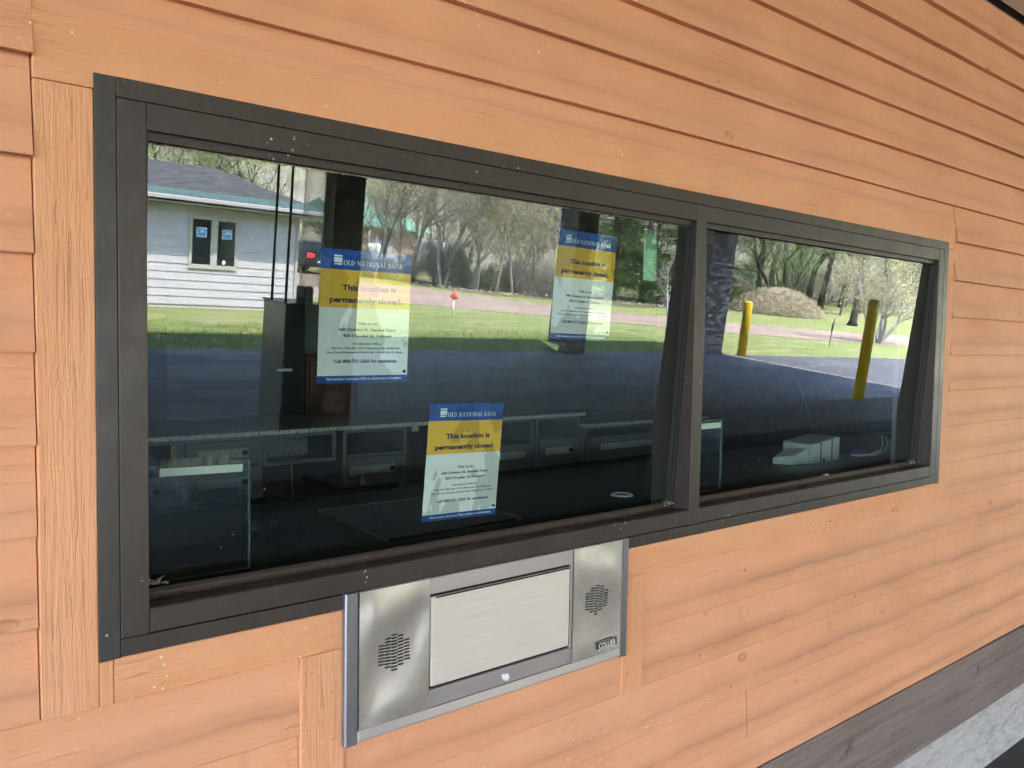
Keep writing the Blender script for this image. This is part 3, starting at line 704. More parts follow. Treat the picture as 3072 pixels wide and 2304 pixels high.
# yellow-green strip of tape on the inside of the glass, below the right notice
M['tape_y'] = simple('yellow_tape', (.45, .47, .14), .6, var=.1)
b = MB(); b.hexa([(.985, .0655, .5300), (1.038, .0655, .5035), (1.038, .0660, .5035), (.985, .0660, .5300), (.979, .0648, .5335), (1.045, .0648, .5165), (1.045, .0653, .5165), (.979, .0653, .5335)])
tag(b.build('tape_strip', M['tape_y']), 'short yellow strip of tape under the right notice', 'tape')

# ------------------------------------------------------------------ inside the teller room
m, nt, bs = mat('dark_speckled_laminate'); ob = coords(nt)
n1 = noise(nt, ob, 190, 2, .5)
c = mix(nt, ramp(nt, n1, [(.56, 0.), (.66, 1.)]), (.014, .014, .012), (.075, .075, .062))
L(nt, c, bs.inputs['Base Color']); bs.inputs['Roughness'].default_value = .42; bs.inputs['Specular IOR Level'].default_value = .25; M['laminate'] = m
m, nt, bs = mat('pale_speckled_laminate'); ob = coords(nt)
c = mix(nt, ramp(nt, noise(nt, ob, 110, 2, .5), [(.36, 0.), (.44, 1.)]), (.22, .24, .21), (.82, .86, .80))
L(nt, c, bs.inputs['Base Color']); bs.inputs['Roughness'].default_value = .4; M['pale_lam'] = m
M['cab'] = simple('grey_steel_cabinet', (.24, .28, .30), .45, var=.08)
M['cab_in'] = simple('cabinet_inside', (.02, .022, .03), .7, var=.1)
M['handle'] = simple('pale_pull', (.82, .86, .86), .35, var=.1)
M['black_plastic'] = simple('black_plastic', (.010, .010, .011), .22, var=.2)
M['matte_black'] = simple('matte_black', (.008, .008, .009), .55, var=.2)
M['note_y'] = simple('yellow_note', (.55, .50, .26), .8, var=.05)
M['wood'] = None
m, nt, bs = mat('reddish_wood'); 
c = mix(nt, ramp(nt, noise(nt, coords(nt, scale=(14, 14, 1)), 3, 5), [(.3, 0.), (.7, 1.)]), (.075, .020, .008), (.14, .042, .016))
L(nt, c, bs.inputs['Base Color']); bs.inputs['Roughness'].default_value = .4; M['wood'] = m

fc = empty('teller_counter', (1.9, .5, FL), 'dark speckled teller counter just inside the window', 'counter')
b = MB(); b.box(-1.5, 5.5, .1605, .885, .000, .040); b.box(-1.5, 5.5, .842, .8855, -.045, .0); b.build('countertop', M['laminate'], fc, bevel=.004)
b = MB(); b.box(-1.4, 5.4, .17, .80, FL, -.0005); b.build('base_cabinet', M['cab'], fc)
b = MB(); b.box(.032, 2.966, .1205, .1600, .030, .046); b.build('inner_ledge', M['bronze'], fc)

YC = 2.2
bc = empty('back_counter', (1.6, 2.5, FL), 'pale speckled back counter with grey drawer units and an open rack', 'counter')
b = MB(); b.box(-.6, 3.195, YC-.03, 2.85, .079, .098); b.build('countertop', M['pale_lam'], bc, bevel=.003)
b = MB(); b.box(3.2, 4.4, YC-.03, 2.85, .004, .024); b.build('countertop', M['pale_lam'], bc, bevel=.003)
def unit(xa, xb, z0, z1, open_=False, parent=bc):
    b = MB(); t = .018
    b.box(xa, xa+t, YC, 2.7, z0, z1); b.box(xb-t, xb, YC, 2.7, z0, z1); b.box(xa+t, xb-t, YC+.001, 2.7, z0, z0+t); b.box(xa+t, xb-t, YC+.001, 2.7, z1-t, z1)
    b.box(xa+t, xb-t, 2.68, 2.699, z0+t, z1-t, 1)
    return b.build('cabinet_box', [M['cab'], M['cab_in']], parent)
def drawer(xa, xb, z0, z1, parent, lock=True, hx=None):
    b = MB(); b.box(xa, xb, YC-.012, YC+.3, z0, z1); d = b.build('drawer', M['cab'], parent, bevel=.003)
    w_ = xb-xa; hx0, hx1 = hx or (xa+w_*.14, xa+w_*.84); zm = (z0+z1)/2
    b = MB(); b.box(hx0, hx1, YC-.022, YC-.0125, zm-.020, zm+.020); b.box(hx0+.03, hx1-.045, YC-.030, YC-.0222, zm-.012, zm+.012); b.build('pull', M['handle'], d, bevel=.002)
    if lock: b = MB(); b.tube([(hx1-.02, YC-.022, zm), (hx1-.02, YC-.034, zm)], .013, 14); b.build('lock', M['matte_black'], d)
    return d
u = unit(.36, .805, -.21, .0785); drawer(.38, .785, -.195, -.075, u, True, (.45, .72)); b = MB(); b.box(.765, .785, YC-.01, YC, -.055, .06); b.build('label_strip', M['note_y'], u)
u = unit(.807, 1.172, -.21, .0785); drawer(.828, 1.152, -.048, .060, u); drawer(.828, 1.152, -.190, -.060, u)
b = MB(); b.box(1.055, 1.115, YC-.0145, YC-.0130, -.185, -.130); b.build('sticky_note', M['note_y'], u)
u = unit(1.175, 1.54, -.07, .0785)
b = MB(); b.box(1.21, 1.44, YC+.10, YC+.115, -.045, .055); b.build('tray_back', M['cab'], u)
b = MB()
for k in range(9): MB().box(1.215+k*.026, 1.2165+k*.026, YC+.094, YC+.0995, .036, .052).build('divider_slot', M['matte_black'], u); MB().box(1.215+k*.026, 1.2165+k*.026, YC+.094, YC+.0995, -.042, -.026).build('divider_slot', M['matte_black'], u)
u = unit(1.578, 1.942, -.21, .0785); drawer(1.598, 1.922, -.190, -.062, u, True, (1.61, 1.86))
b = MB(); b.box(1.596, 1.924, YC+.002, YC+.3, -.058, -.050); b.build('shelf', M['cab'], u)
b = MB(); b.box(1.605, 1.645, YC-.0145, YC-.0125, -.150, -.105); b.build('key_plate', M['handle'], u)
b = MB(); b.tube([(1.665, YC-.03, -.13), (1.668, YC-.034, -.165)], .006, 6); b.box(1.655, 1.685, YC-.036, YC-.033, -.195, -.165); b.build('key', M['handle'], u)
u = unit(2.45, 2.80, -.21, .0785); drawer(2.47, 2.78, -.19, -.06, u, False)
u = unit(2.82, 3.17, -.21, .0785); drawer(2.84, 3.15, -.195, -.05, u, True)
u = unit(3.22, 3.95, -.21, .0035); drawer(3.25, 3.92, -.19, -.06, u, False)
b = MB(); b.box(1.95, 1.985, YC-.045, YC-.03, .052, .078); b.build('socket', M['handle'], bc)
for xa, xb in ((.36, 1.17), (1.58, 1.94), (2.45, 3.95)):
    b = MB(); b.box(xa+.01, xb-.01, YC+.06, 2.68, FL, -.2105); b.build('base_cabinet', M['cab_in'], bc)
b = MB(); b.tube([(1.30, YC-.02, -.066), (1.31, YC-.03, -.3), (1.29, YC-.02, -.6), (1.33, YC, FL+.01)], .004, 6)
b.build('power_cord', M['handle'], bc)
wd = empty('wood_cabinet', (2.2, 3.2, FL), 'reddish brown wooden cabinet against the far wall', 'cabinet')
b = MB(); b.box(1.785, 2.12, 3.05, 3.44, FL, .42); b.build('carcass', M['wood'], wd, bevel=.004)
b = MB(); b.box(1.80, 2.105, 3.032, 3.0495, FL+.06, .40); d_ = b.build('door', M['wood'], wd, bevel=.004)
b = MB(); b.box(1.82, 1.87, 3.02, 3.0315, -.02, -.005); b.build('pull', M['handle'], d_)
dk = empty('dark_cabinet', (1.5, 3.3, FL), 'tall black cabinet left of the wooden cabinet', 'cabinet')
b = MB(); b.box(1.00, 1.775, 3.05, 3.44, FL, .95); b.build('carcass', M['matte_black'], dk, bevel=.004)
MB().box(1.60, 1.69, 3.035, 3.0495, .33, .345).build('pull', M['handle'], dk); MB().box(1.60, 1.69, 3.035, 3.0495, -.02, -.005).build('pull', M['handle'], dk)

# items on the teller counter
mt_ = empty('tray_lid', (.9, .45, .04), 'flat black tray lid with a pale rim behind the low notice', 'tray lid')
b = MB(); b.prism([(.702, .660), (.698, .275), (1.105, .285), (1.112, .662)], 'z', .0405, .047); b.build('lid', M['black_plastic'], mt_, bevel=.001)
b = MB(); b.prism([(.696, .276), (.702, .276), (.706, .661), (.700, .661)], 'z', .0405, .0485); b.box(.702, 1.112, .6605, .6655, .0405, .0520); b.box(1.113, 1.119, .285, .665, .0405, .049); b.build('rim', simple('tray_rim', (.07, .07, .07), .5, var=.1), mt_)
b = MB(); b.prism([(.875, .655), (.735, .360), (.741, .358), (.881, .653)], 'z', .0472, .0485); b.build('hinge_line', simple('blue_edge', (.03, .035, .13), .4, var=0), mt_)
hs = empty('telephone_handset', (.48, .54, .04), 'black telephone handset lying behind the glass guard', 'handset')
b = MB(); 
def ball(b, c_, r, n=12, k=8, sx=1, sz=1):
    i0 = len(b.v)
    for j in range(k+1):
        a = math.pi*j/k
        for i in range(n): t = 2*math.pi*i/n; b.v.append((c_[0]+r*sx*math.sin(a)*math.cos(t), c_[1]+r*math.sin(a)*math.sin(t), c_[2]+r*sz*math.cos(a)))
    for j in range(k):
        for i in range(n): b.f.append([i0+j*n+i, i0+(j+1)*n+i, i0+(j+1)*n+(i+1) % n, i0+j*n+(i+1) % n]); b.m.append(0); b.uv.append(None); b.sm.append(True)
ball(b, (.450, .50, .062), .026, sz=.85); ball(b, (.512, .552, .062), .026, sz=.85); b.tube([(.450, .50, .066), (.481, .526, .056), (.512, .552, .066)], [.016, .012, .016], 10); b.build('handset', M['black_plastic'], hs)
b = MB(); b.prism([(.482, .317), (.470, .500), (.520, .540), (.540, .470), (.590, .530), (.546, .398)], 'z', .0405, .052)
tag(b.build('desk_pad', M['matte_black']), 'small notched black pad lying on the counter', 'pad')
gr_ = empty('cable_grommet', (1.611, .375, .04), 'round pale cable grommet set in the dark counter', 'grommet')
b = MB()
for k in range(28):
    a, c_ = 2*math.pi*k/28, 2*math.pi*(k+1)/28
    for r0, r1, z0, z1 in ((.036, .031, .0405, .045), (.031, .027, .045, .041)):
        b.face([(1.611+r0*math.cos(a), .375+r0*math.sin(a), z0), (1.611+r0*math.cos(c_), .375+r0*math.sin(c_), z0), (1.611+r1*math.cos(c_), .375+r1*math.sin(c_), z1), (1.611+r1*math.cos(a), .375+r1*math.sin(a), z1)])
b.build('ring', M['handle'], gr_)
b = MB(); b.tube([(1.611, .375, .0403), (1.611, .375, .0420)], .0268, 28); b.build('plug', M['cab'], gr_)

def guard(xa, xb, z0, z1, Y, label):
    g_ = empty('glass_guard', ((xa+xb)/2, Y, z0), label, 'glass guard', 'low glass guards standing on the teller counter')
    b = MB(); F = [(xa, Y, z0), (xb, Y, z0), (xb, Y, z1), (xa, Y, z1)]; K = [(x, Y+.008, z) for x, _, z in F]
    b.face(F, 0); b.face(K[::-1], 1)
    o = b.build('pane', [M['guard_face'], M['glass_body']], g_)
    b = MB()
    b.box(xb-.0005, xb+.0015, Y, Y+.008, z0, z1); b.box(xa, xb-.0006, Y, Y+.008, z1, z1+.0015); b.box(xa, xb-.0006, Y, Y+.008, z0-.0015, z0)
    b.build('polished_edge', M['edge'], g_)
    return g_
M['edge'] = simple('glass_edge', (.16, .24, .22), .3, var=.1)
M['tape_w'] = simple('white_tape', (.80, .85, .83), .6, var=.03)
g1 = guard(.02, .325, .056, .277, .20, 'left glass guard with white tape along its top edge')
b = MB(); b.hexa([(.150, .196, .2590), (.309, .196, .2555), (.309, .1985, .2555), (.150, .1985, .2590), (.150, .196, .2745), (.311, .196, .2710), (.311, .1985, .2710), (.150, .1985, .2745)]); b.build('tape', M['tape_w'], g1)
M['tape_g'] = simple('crinkled_tape', (.10, .11, .10), .25, var=.6, vs=160)
rs = random.Random(2); b = MB(); n = 26
for k in range(n):
    x0_, x1_ = .150+.135*k/n, .150+.135*(k+1)/n; e = rs.uniform(-.002, .002)
    b.face([(x0_, .195-abs(e), .2748), (x1_, .195, .2746), (x1_, .196+e, .2905+e), (x0_, .196-e, .291)], 0)
b.build('crumpled_tape', M['tape_g'], g1)
g2 = guard(1.58, 1.885, .062, .283, .20, 'right glass guard with white tape, seen behind the mullion')
b = MB(); b.box(1.62, 1.872, .196, .1985, .259, .277); b.build('tape', M['tape_w'], g2)

# grey desk terminal with cables behind the small pane
M['silver'] = simple('silver_plastic', (.55, .60, .60), .35, var=.04)
dv = empty('desk_terminal', (2.8, .45, .04), 'silver wedge-shaped desk terminal behind the small pane', 'terminal')
def prism_xy(b, base, z0, tops):
    p = [(x, y, z0) for x, y in base]+[(x, y, z) for (x, y), z in zip(base, tops)]; b.hexa(p)
b = MB(); prism_xy(b, [(2.640, .505), (2.672, .428), (2.790, .425), (2.80, .53)], .0405, [.066, .080, .108, .100]); b.build('low_body', M['silver'], dv, bevel=.003)
b = MB(); prism_xy(b, [(2.765, .400), (2.985, .405), (2.98, .55), (2.78, .55)], .0405, [.122, .142, .142, .122]); hb = b.build('tall_body', M['silver'], dv, bevel=.006)
for q_ in ((2.826, 2.829, .3985, .4035, .046, .128), (2.915, 2.918, .4008, .4045, .046, .134), (2.850, 2.853, .3975, .4035, .044, .060)): MB().box(*q_).build('panel_line', M['matte_black'], hb)
M['blue_cable'] = simple('blue_cable', (.05, .16, .50), .5, var=.1)
b = MB(); b.tube([(2.985, .46, .065), (3.03, .44, .058), (3.10, .43, .050), (3.17, .45, .056), (3.24, .47, .062), (3.30, .45, .048)], .0045, 8)
tag(b.build('network_cable', M['blue_cable']), 'blue cable running from the terminal along the counter', 'cable')
for dy, nm in ((0, 'pale cable loop nearest the small pane beside the blue cable'), (.02, 'second pale cable loop just behind the first one')):
    b = MB(); b.tube([(3.15, .42+dy, .045), (3.24, .38+dy, .046), (3.31, .37+dy, .062), (3.37, .39+dy, .085), (3.46, .44+dy, .096), (3.62, .52+dy, .100), (3.9, .6+dy, .06)], .0040, 8)
    tag(b.build('power_cable', M['handle']), nm, 'cable')
b = MB(); pts = []
for k in range(9): t = k/8; pts.append((2.93-.10*t-.09*t*t, .50+.02*t, .14+.33*t**.9))
b.tube(pts, [.0011]*9, 6)
tag(b.build('antenna_wire', M['cab']), 'thin curved wire rising from the silver terminal', 'wire')

# cobwebs on the sill
M['web'] = simple('cobweb', (.35, .33, .28), .9, var=.3)
rs = random.Random(21)
def web(cx, cy_, cz, r, n, label):
    b = MB()
    for k in range(n):
        p = Vector((cx, cy_, cz))+Vector((rs.uniform(-r, r), rs.uniform(-r, r)*.3, rs.uniform(0, r*.6))); q = Vector((cx, cy_, cz))+Vector((rs.uniform(-r, r), rs.uniform(-r, r)*.3, rs.uniform(-r*.1, r*.7)))
        mid = (p+q)/2+Vector((0, 0, -r*.15)); b.tube([p, mid, q], .00045, 4)
    for k in range(n//2):
        c_ = Vector((cx+rs.uniform(-r, r), cy_+rs.uniform(-.006, .006), cz+rs.uniform(-.001, .004))); b.tube([c_, c_+Vector((.004, 0, .002))], .0016, 5)
    tag(b.build('cobweb', M['web']), label, 'cobweb')
web(2.88, .055, .078, .032, 14, 'dusty cobweb in the right corner of the small pane sill')
web(2.28, .064, .086, .014, 10, 'small dusty cobweb on the sill of the small pane')
web(1.455, .055, .080, .020, 9, 'cobweb in the corner beside the mullion')
web(.105, .070, .092, .022, 12, 'cobweb in the lower left corner of the big pane')

# ------------------------------------------------------------------ drive-up lane equipment (seen in the glass)
M['yellow'] = simple('yellow_bollard_paint', (.72, .50, .02), .4, var=.30, vs=14)
def bollard(x, y, h, r, label):
    t = empty('bollard', (x, y, GZ), label, 'bollard', 'yellow bollards by the lanes')
    b = MB(); pts = [(x, y, GZ-.02), (x, y, GZ+h-r*.45), (x, y, GZ+h-r*.22), (x, y, GZ+h-r*.06), (x, y, GZ+h)]
    b.tube(pts, [r, r, r*.93, r*.65, r*.08], 24); b.build('post', M['yellow'], t)
    b = MB(); b.tube([(x, y, GZ-.01), (x, y, GZ+.012)], r*1.35, 24); b.build('footing', M['island'], t)
bollard(17.82, -11.20, 1.42, .115, 'short sunlit yellow bollard next to the wide brick pillar')
bollard(13.36, -5.58, 1.86, .092, 'tall yellow bollard standing at the curb island')
M['kiosk_side'] = simple('kiosk_grey_enamel', (.10, .105, .10), .22, var=.05)
M['kiosk_front'] = simple('kiosk_black_front', (.006, .006, .007), .3, var=.1)
ks = empty('drive_up_kiosk', (3.3, -6.05, GZ), 'black drive-up kiosk with a clear air tube and two thin poles', 'kiosk')
b = MB(); b.box(2.92, 3.345, -6.32, -5.80, GZ+.10, .045); b.build('cabinet', M['kiosk_side'], ks, bevel=.006)
b = MB(); b.box(2.935, 3.34, -5.7995, -5.785, GZ+.12, .035); b.build('front_panel', M['kiosk_front'], ks, bevel=.003)
b = MB(); b.box(2.905, 3.348, -6.335, -5.78, .0455, .060); b.build('top_cover', M['kiosk_front'], ks, bevel=.003)
for x, y in ((2.885, -6.12), (2.995, -6.05)):
    b = MB(); b.tube([(x+.03, y, .06), (x+.03, y, 1.921)], .013, 10); b.build('pole', M['kiosk_front'], ks)
m = bpy.data.materials.new('acrylic_tube'); m.use_nodes = True; nt = m.node_tree; nt.nodes.clear()
out = N(nt, 'OutputMaterial'); tr = N(nt, 'BsdfTransparent'); tr.inputs[0].default_value = (.93, .93, .92, 1); gl = N(nt, 'BsdfPrincipled'); gl.inputs['Base Color'].default_value = (.45, .45, .44, 1); gl.inputs['Roughness'].default_value = .12
lw = N(nt, 'LayerWeight'); lw.inputs[0].default_value = .35; mx = N(nt, 'MixShader'); L(nt, mth(nt, 'ADD', mth(nt, 'MULTIPLY', lw.outputs['Facing'], .60), .15, True), mx.inputs[0]); L(nt, tr.outputs[0], mx.inputs[1]); L(nt, gl.outputs[0], mx.inputs[2]); L(nt, mx.outputs[0], out.inputs[0]); M['acrylic'] = m
b = MB(); b.tube([(3.235, -5.98, .21), (3.235, -5.98, 1.921)], .105, 28, cap=False); b.build('air_tube', M['acrylic'], ks)
b = MB(); b.tube([(3.185, -5.98, .0605), (3.185, -5.98, .215)], .080, 24); b.build('tube_collar', M['kiosk_front'], ks, bevel=.004)

# ------------------------------------------------------------------ white sided house across the lawn
HS = empty('white_house', (2, -21, GZ), 'white lap sided house with grey shingle hip roof', 'house')
m, nt, bs = mat('white_house_siding'); ob = coords(nt)
c = mix(nt, ramp(nt, noise(nt, coords(nt, scale=(.6, .6, 3)), 2, 5), [(.3, 0.), (.7, 1.)]), (.46, .44, .465), (.55, .53, .56))
L(nt, c, bs.inputs['Base Color']); bs.inputs['Roughness'].default_value = .6; M['hsid'] = m
m, nt, bs = mat('grey_shingles'); ob = coords(nt)
n1 = noise(nt, coords(nt, scale=(1.6, 1, 6)), 2.2, 6, .7)
c = mix(nt, ramp(nt, n1, [(.35, 0.), (.65, 1.)]), (.030, .029, .028), (.085, .082, .078))
L(nt, c, bs.inputs['Base Color']); bs.inputs['Roughness'].default_value = .9; M['shing'] = m
m, nt, bs = mat('green_eave_course'); ob = coords(nt)
c = mix(nt, ramp(nt, noise(nt, coords(nt, scale=(3, 1, 3)), 3, 5, .7), [(.3, 0.), (.7, 1.)]), (.035, .075, .06), (.085, .135, .115))
L(nt, c, bs.inputs['Base Color']); bs.inputs['Roughness'].default_value = .6; M['teal'] = m
M['hwhite'] = simple('house_white_trim', (.40, .385, .375), .5, var=.04); M['beige'] = simple('beige_window_frame', (.46, .44, .38), .5, var=.04)
M['hsoffit'] = simple('house_soffit', (.42, .40, .34), .7, var=.05)
HY, HX0, HX1, HYB = -18.46, -7.0, 8.70, -26.5
b = MB(); b.box(HX0+.01, HX1-.012, HYB, HY-.012, GZ-.02, 1.10); b.build('wall_core', M['hsid'], HS)
b = MB(); z = -1.22; k = 0
while z < 1.08:
    z1 = min(z+.190, 1.09)
    b.prism([(HY-.012, z), (HY+.012, z), (HY+.010, z+.006), (HY-.006, z1+.004), (HY-.012, z1+.004)], 'x', HX0, HX1)
    b.prism([(HX1-.012, z), (HX1+.012, z), (HX1+.010, z+.006), (HX1-.006, z1+.004), (HX1-.012, z1+.004)][::-1], 'y', HYB, HY)
    z += .190
b.build('lap_siding', M['hsid'], HS)
b = MB(); b.box(HX1-.02, HX1+.045, HY-.05, HY+.045, GZ, 1.09); b.build('corner_board', M['hwhite'], HS)
EX, EZ = .60, 1.26
ex0, ex1, ey0, ey1 = HX0-EX, HX1+EX, HYB-EX, HY+EX-.05
mid = (ey0+ey1)/2; half = (ey1-ey0)/2; rise = 1.0
RZ = EZ+rise
for nm, P4, mm in (('roof', [[(ex0, ey1, EZ), (ex1, ey1, EZ), (ex1-1.35, mid, RZ), (ex0+half, mid, RZ)], [(ex1, ey1, EZ), (ex1, ey0, EZ), (ex1-1.35, mid, RZ)], [(ex1, ey0, EZ), (ex0, ey0, EZ), (ex0+half, mid, RZ), (ex1-1.35, mid, RZ)], [(ex0, ey0, EZ), (ex0, ey1, EZ), (ex0+half, mid, RZ)]], 'shing'),):
    b = MB()
    for p in P4: b.face(p)
    b.face([(ex0, ey0, EZ-.01), (ex1, ey0, EZ-.01), (ex1, ey1, EZ-.01), (ex0, ey1, EZ-.01)]); rf = b.build(nm, M[mm], HS)
# green course along the eaves, lying on the slope
sl_ = rise/half; b = MB(); d0, d1 = .0, .75
b.face([(ex0, ey1+.01, EZ+.012), (ex1+.01, ey1+.01, EZ+.012), (ex1-d1*1.35/half, ey1-d1, EZ+.012+sl_*d1), (ex0+d1, ey1-d1, EZ+.012+sl_*d1)])
b.build('eave_course', M['teal'], rf)
b = MB(); b.box(ex0, ex1+.06, ey1+.0, ey1+.09, EZ-.10, EZ+.004); b.box(ex1+.0, ex1+.06, ey0, ey1, EZ-.10, EZ+.003); b.build('gutter', M['hwhite'], HS, bevel=.02)
b = MB(); b.box(ex0, ex1, HY+.014, ey1-.001, EZ-.165, EZ-.135); b.box(HX1+.05, ex1-.001, ey0, HY+.012, EZ-.165, EZ-.135); b.build('eave_soffit', M['hsoffit'], HS)
hw = MB(); wx0, wx1, wz0, wz1 = 6.03, 7.19, -.36, .88
for a in ((wx0, wx0+.075, wz0, wz1), (wx1-.075, wx1, wz0, wz1), (wx0+.075, wx1-.075, wz1-.09, wz1), (wx0+.075, wx1-.075, wz0, wz0+.10), (6.535, 6.695, wz0+.10, wz1-.09)): hw.box(a[0], a[1], HY+.008, HY+.045, a[2], a[3])
hwo = hw.build('window', M['beige'], HS, bevel=.004)
for xa, xb in ((6.105, 6.535), (6.695, 7.115)):
    b = MB(); b.box(xa, xb, HY+.010, HY+.018, wz0+.10, wz1-.09); b.build('pane', M['house_glass'], hwo)
M['stk'] = simple('blue_sticker', (.05, .30, .62), .5, var=.1); M['stw'] = simple('white_sticker', (.75, .78, .8), .5, var=0)
for xa in (6.20, 6.80):
    b = MB(); b.box(xa, xa+.24, HY+.0185, HY+.020, .38, .60, 0); b.box(xa+.02, xa+.22, HY+.0202, HY+.0215, .405, .575, 1)
    b.prism([(xa+.05, .44), (xa+.12, .50), (xa+.19, .49), (xa+.15, .55), (xa+.09, .53)], 'y', HY+.0216, HY+.0225, 0)
    b.build('sticker', [M['stw'], M['stk']], hwo)
b = MB(); b.tube([(6.87, HY+.0185, -.18), (6.87, HY+.020, -.18)], .05, 12); b.build('sticker', M['stw'], hwo)

# green roofed tan building and white trailer far behind the trees
M['tan'] = simple('tan_metal_siding', (.42, .30, .22), .7, var=.06); M['groof'] = simple('green_metal_roof', (.17, .35, .26), .5, var=.06)
tb = empty('metal_building', (41, -66, -.6), 'long tan building with green metal roof behind the bare trees', 'building')
b = MB(); b.box(33.2, 38.6, -74, -60, GZ-.05, 1.80)
for k in range(13): b.box(33.25+k*.41, 33.29+k*.41, -59.999, -59.96, GZ-.05, 1.79)
b.build('wall', M['tan'], tb)
b = MB(); b.prism([(-59.2, 1.72), (-59.2, 1.82), (-67, 3.9), (-74.8, 1.82), (-74.8, 1.72)], 'x', 32.4, 39.4); b.build('roof', M['groof'], tb)
b = MB(); b.box(34.2, 36.0, -59.955, -59.90, GZ, .9); b.build('garage_door', M['hwhite'], tb)
tv = empty('white_trailer', (33, -50, GZ), 'white box trailer parked behind the bare trees', 'trailer')
b = MB(); b.box(33.4, 35.9, -52.2, -50, GZ+.45, 1.10); b.build('body', M['stw'], tv, bevel=.05)
b = MB()
for x in (34.0, 35.3):
    for y in (-50.05, -52.0): b.tube([(x, y-.1, GZ+.35), (x, y+.1, GZ+.35)], .35, 16)
b.build('wheel', M['gasket'], tv)
bd = empty('leaning_board', (29, -50, GZ), 'white leaning panel beside the tan building', 'panel')
b = MB(); b.hexa([(28.2, -50, GZ), (29.6, -50, GZ), (29.6, -49.94, GZ), (28.2, -49.94, GZ), (28.4, -50.4, .5), (29.4, -50.4, .5), (29.4, -50.34, .5), (28.4, -50.34, .5)]); b.build('panel', M['stw'], bd)
b = MB(); b.tube([(28.0, -49.9, GZ), (28.3, -50.1, 1.35)], .05, 6); b.tube([(29.5, -50.6, GZ), (29.0, -50.4, 1.2)], .05, 6); b.build('prop', M['hwhite'], bd)

# parked car behind the house
M['carp'] = simple('dark_blue_car_paint', (.012, .018, .035), .15, var=.05); M['carg'] = simple('car_glass', (.02, .025, .03), .05, var=.1)
m, nt, bs = mat('red_tail_light'); bs.inputs['Base Color'].default_value = (.65, .02, .03, 1); bs.inputs['Roughness'].default_value = .15; bs.inputs['Emission Color'].default_value = (1, .03, .04, 1); bs.inputs['Emission Strength'].default_value = 1.2; M['tail'] = m
def car(x, y, a, label):
    t = empty('parked_car', (0, 0, 0), label, 'car')
    W_ = .9
    prof = [(-2.2, .35), (-2.25, .75), (-2.15, 1.02), (-1.75, 1.10), (-1.35, 1.58), (-.3, 1.66), (.5, 1.60), (1.15, 1.10), (2.0, .98), (2.25, .75), (2.25, .35)]
    b = MB(); n = len(prof)
    def sec(s_, w_): return [(px, s_*w_*(1 if pz < 1.15 else .82), pz) for px, pz in prof]
    A, B_ = sec(1, W_), sec(-1, W_)
    for k in range(n-1): b.face([A[k], A[k+1], B_[k+1], B_[k]], smooth=False)
    b.face(A[::-1]); b.face(B_); b.build('body', M['carp'], t, bevel=.06)
    b = MB()
    for s_ in (1, -1): b.face([(-1.28, s_*.80, 1.18), (-1.10, s_*.765, 1.52), (.42, s_*.765, 1.52), (.90, s_*.80, 1.18)])
    b.face([(-1.76, .7, 1.14), (-1.76, -.7, 1.14), (-1.40, -.66, 1.54), (-1.40, .66, 1.54)]); b.face([(1.14, .7, 1.14), (.56, .66, 1.56), (.56, -.66, 1.56), (1.14, -.7, 1.14)])
    b.build('window', M['carg'], t)
    for px in (-1.4, 1.4):
        for s_ in (1, -1):
            b = MB(); b.tube([(px, s_*.93, .34), (px, s_*.70, .34)], .34, 20); wh = b.build('wheel', M['gasket'], t)
            b = MB(); b.tube([(px, s_*.94, .34), (px, s_*.932, .34)], .20, 14); b.build('rim', M['steel_edge'], wh)
    for s_ in (1, -1):
        b = MB(); b.box(-2.30, -2.16, s_*.62-.16, s_*.62+.16, .82, 1.02); b.build('tail_light', M['tail'], t, bevel=.02)
    b = MB(); b.box(-2.31, -2.22, -.26, .26, .55, .68); b.build('licence_plate', M['stw'], t)
    b = MB(); b.box(-1.2, .4, -.6, -.56, 1.67, 1.71); b.box(-1.2, .4, .56, .6, 1.67, 1.71); b.build('roof_rail', M['steel_edge'], t)
    t.location = (x, y, GZ); t.rotation_euler = (0, 0, a)
car(18.6, -39.5, R(-90), 'dark car with red tail lights parked beyond the white house')

# orange topped marker and a thin dark stake on the lawn
mk = empty('marker_post', (13.52, -18.2, GZ), 'thin grey marker post with an orange head by the driveway', 'marker post')
b = MB(); b.tube([(13.52, -18.2, GZ-.05), (13.52, -18.2, -.70)], .022, 8); b.build('post', M['handle'], mk)
M['orange'] = simple('orange_head', (.70, .13, .07), .5, var=.15)
b = MB(); b.tube([(13.52, -18.2, -.74), (13.52, -18.2, -.66), (13.52, -18.2, -.58), (13.52, -18.2, -.50)], [.05, .085, .055, .045], 10); b.tube([(13.40, -18.2, -.67), (13.66, -18.2, -.70)], .035, 8); b.build('head', M['orange'], mk)
sk = MB(); sk.tube([(25.8, -13.35, GZ-.05), (25.82, -13.35, GZ+.55), (25.9, -13.35, GZ+.95)], [.014, .014, .010], 6); sk.tube([(25.80, -13.35, GZ+.5), (25.86, -13.35, GZ+.8)], [.03, .035], 6)
tag(sk.build('garden_stake', M['matte_black']), 'thin black stake standing in the grass by the drive', 'stake')

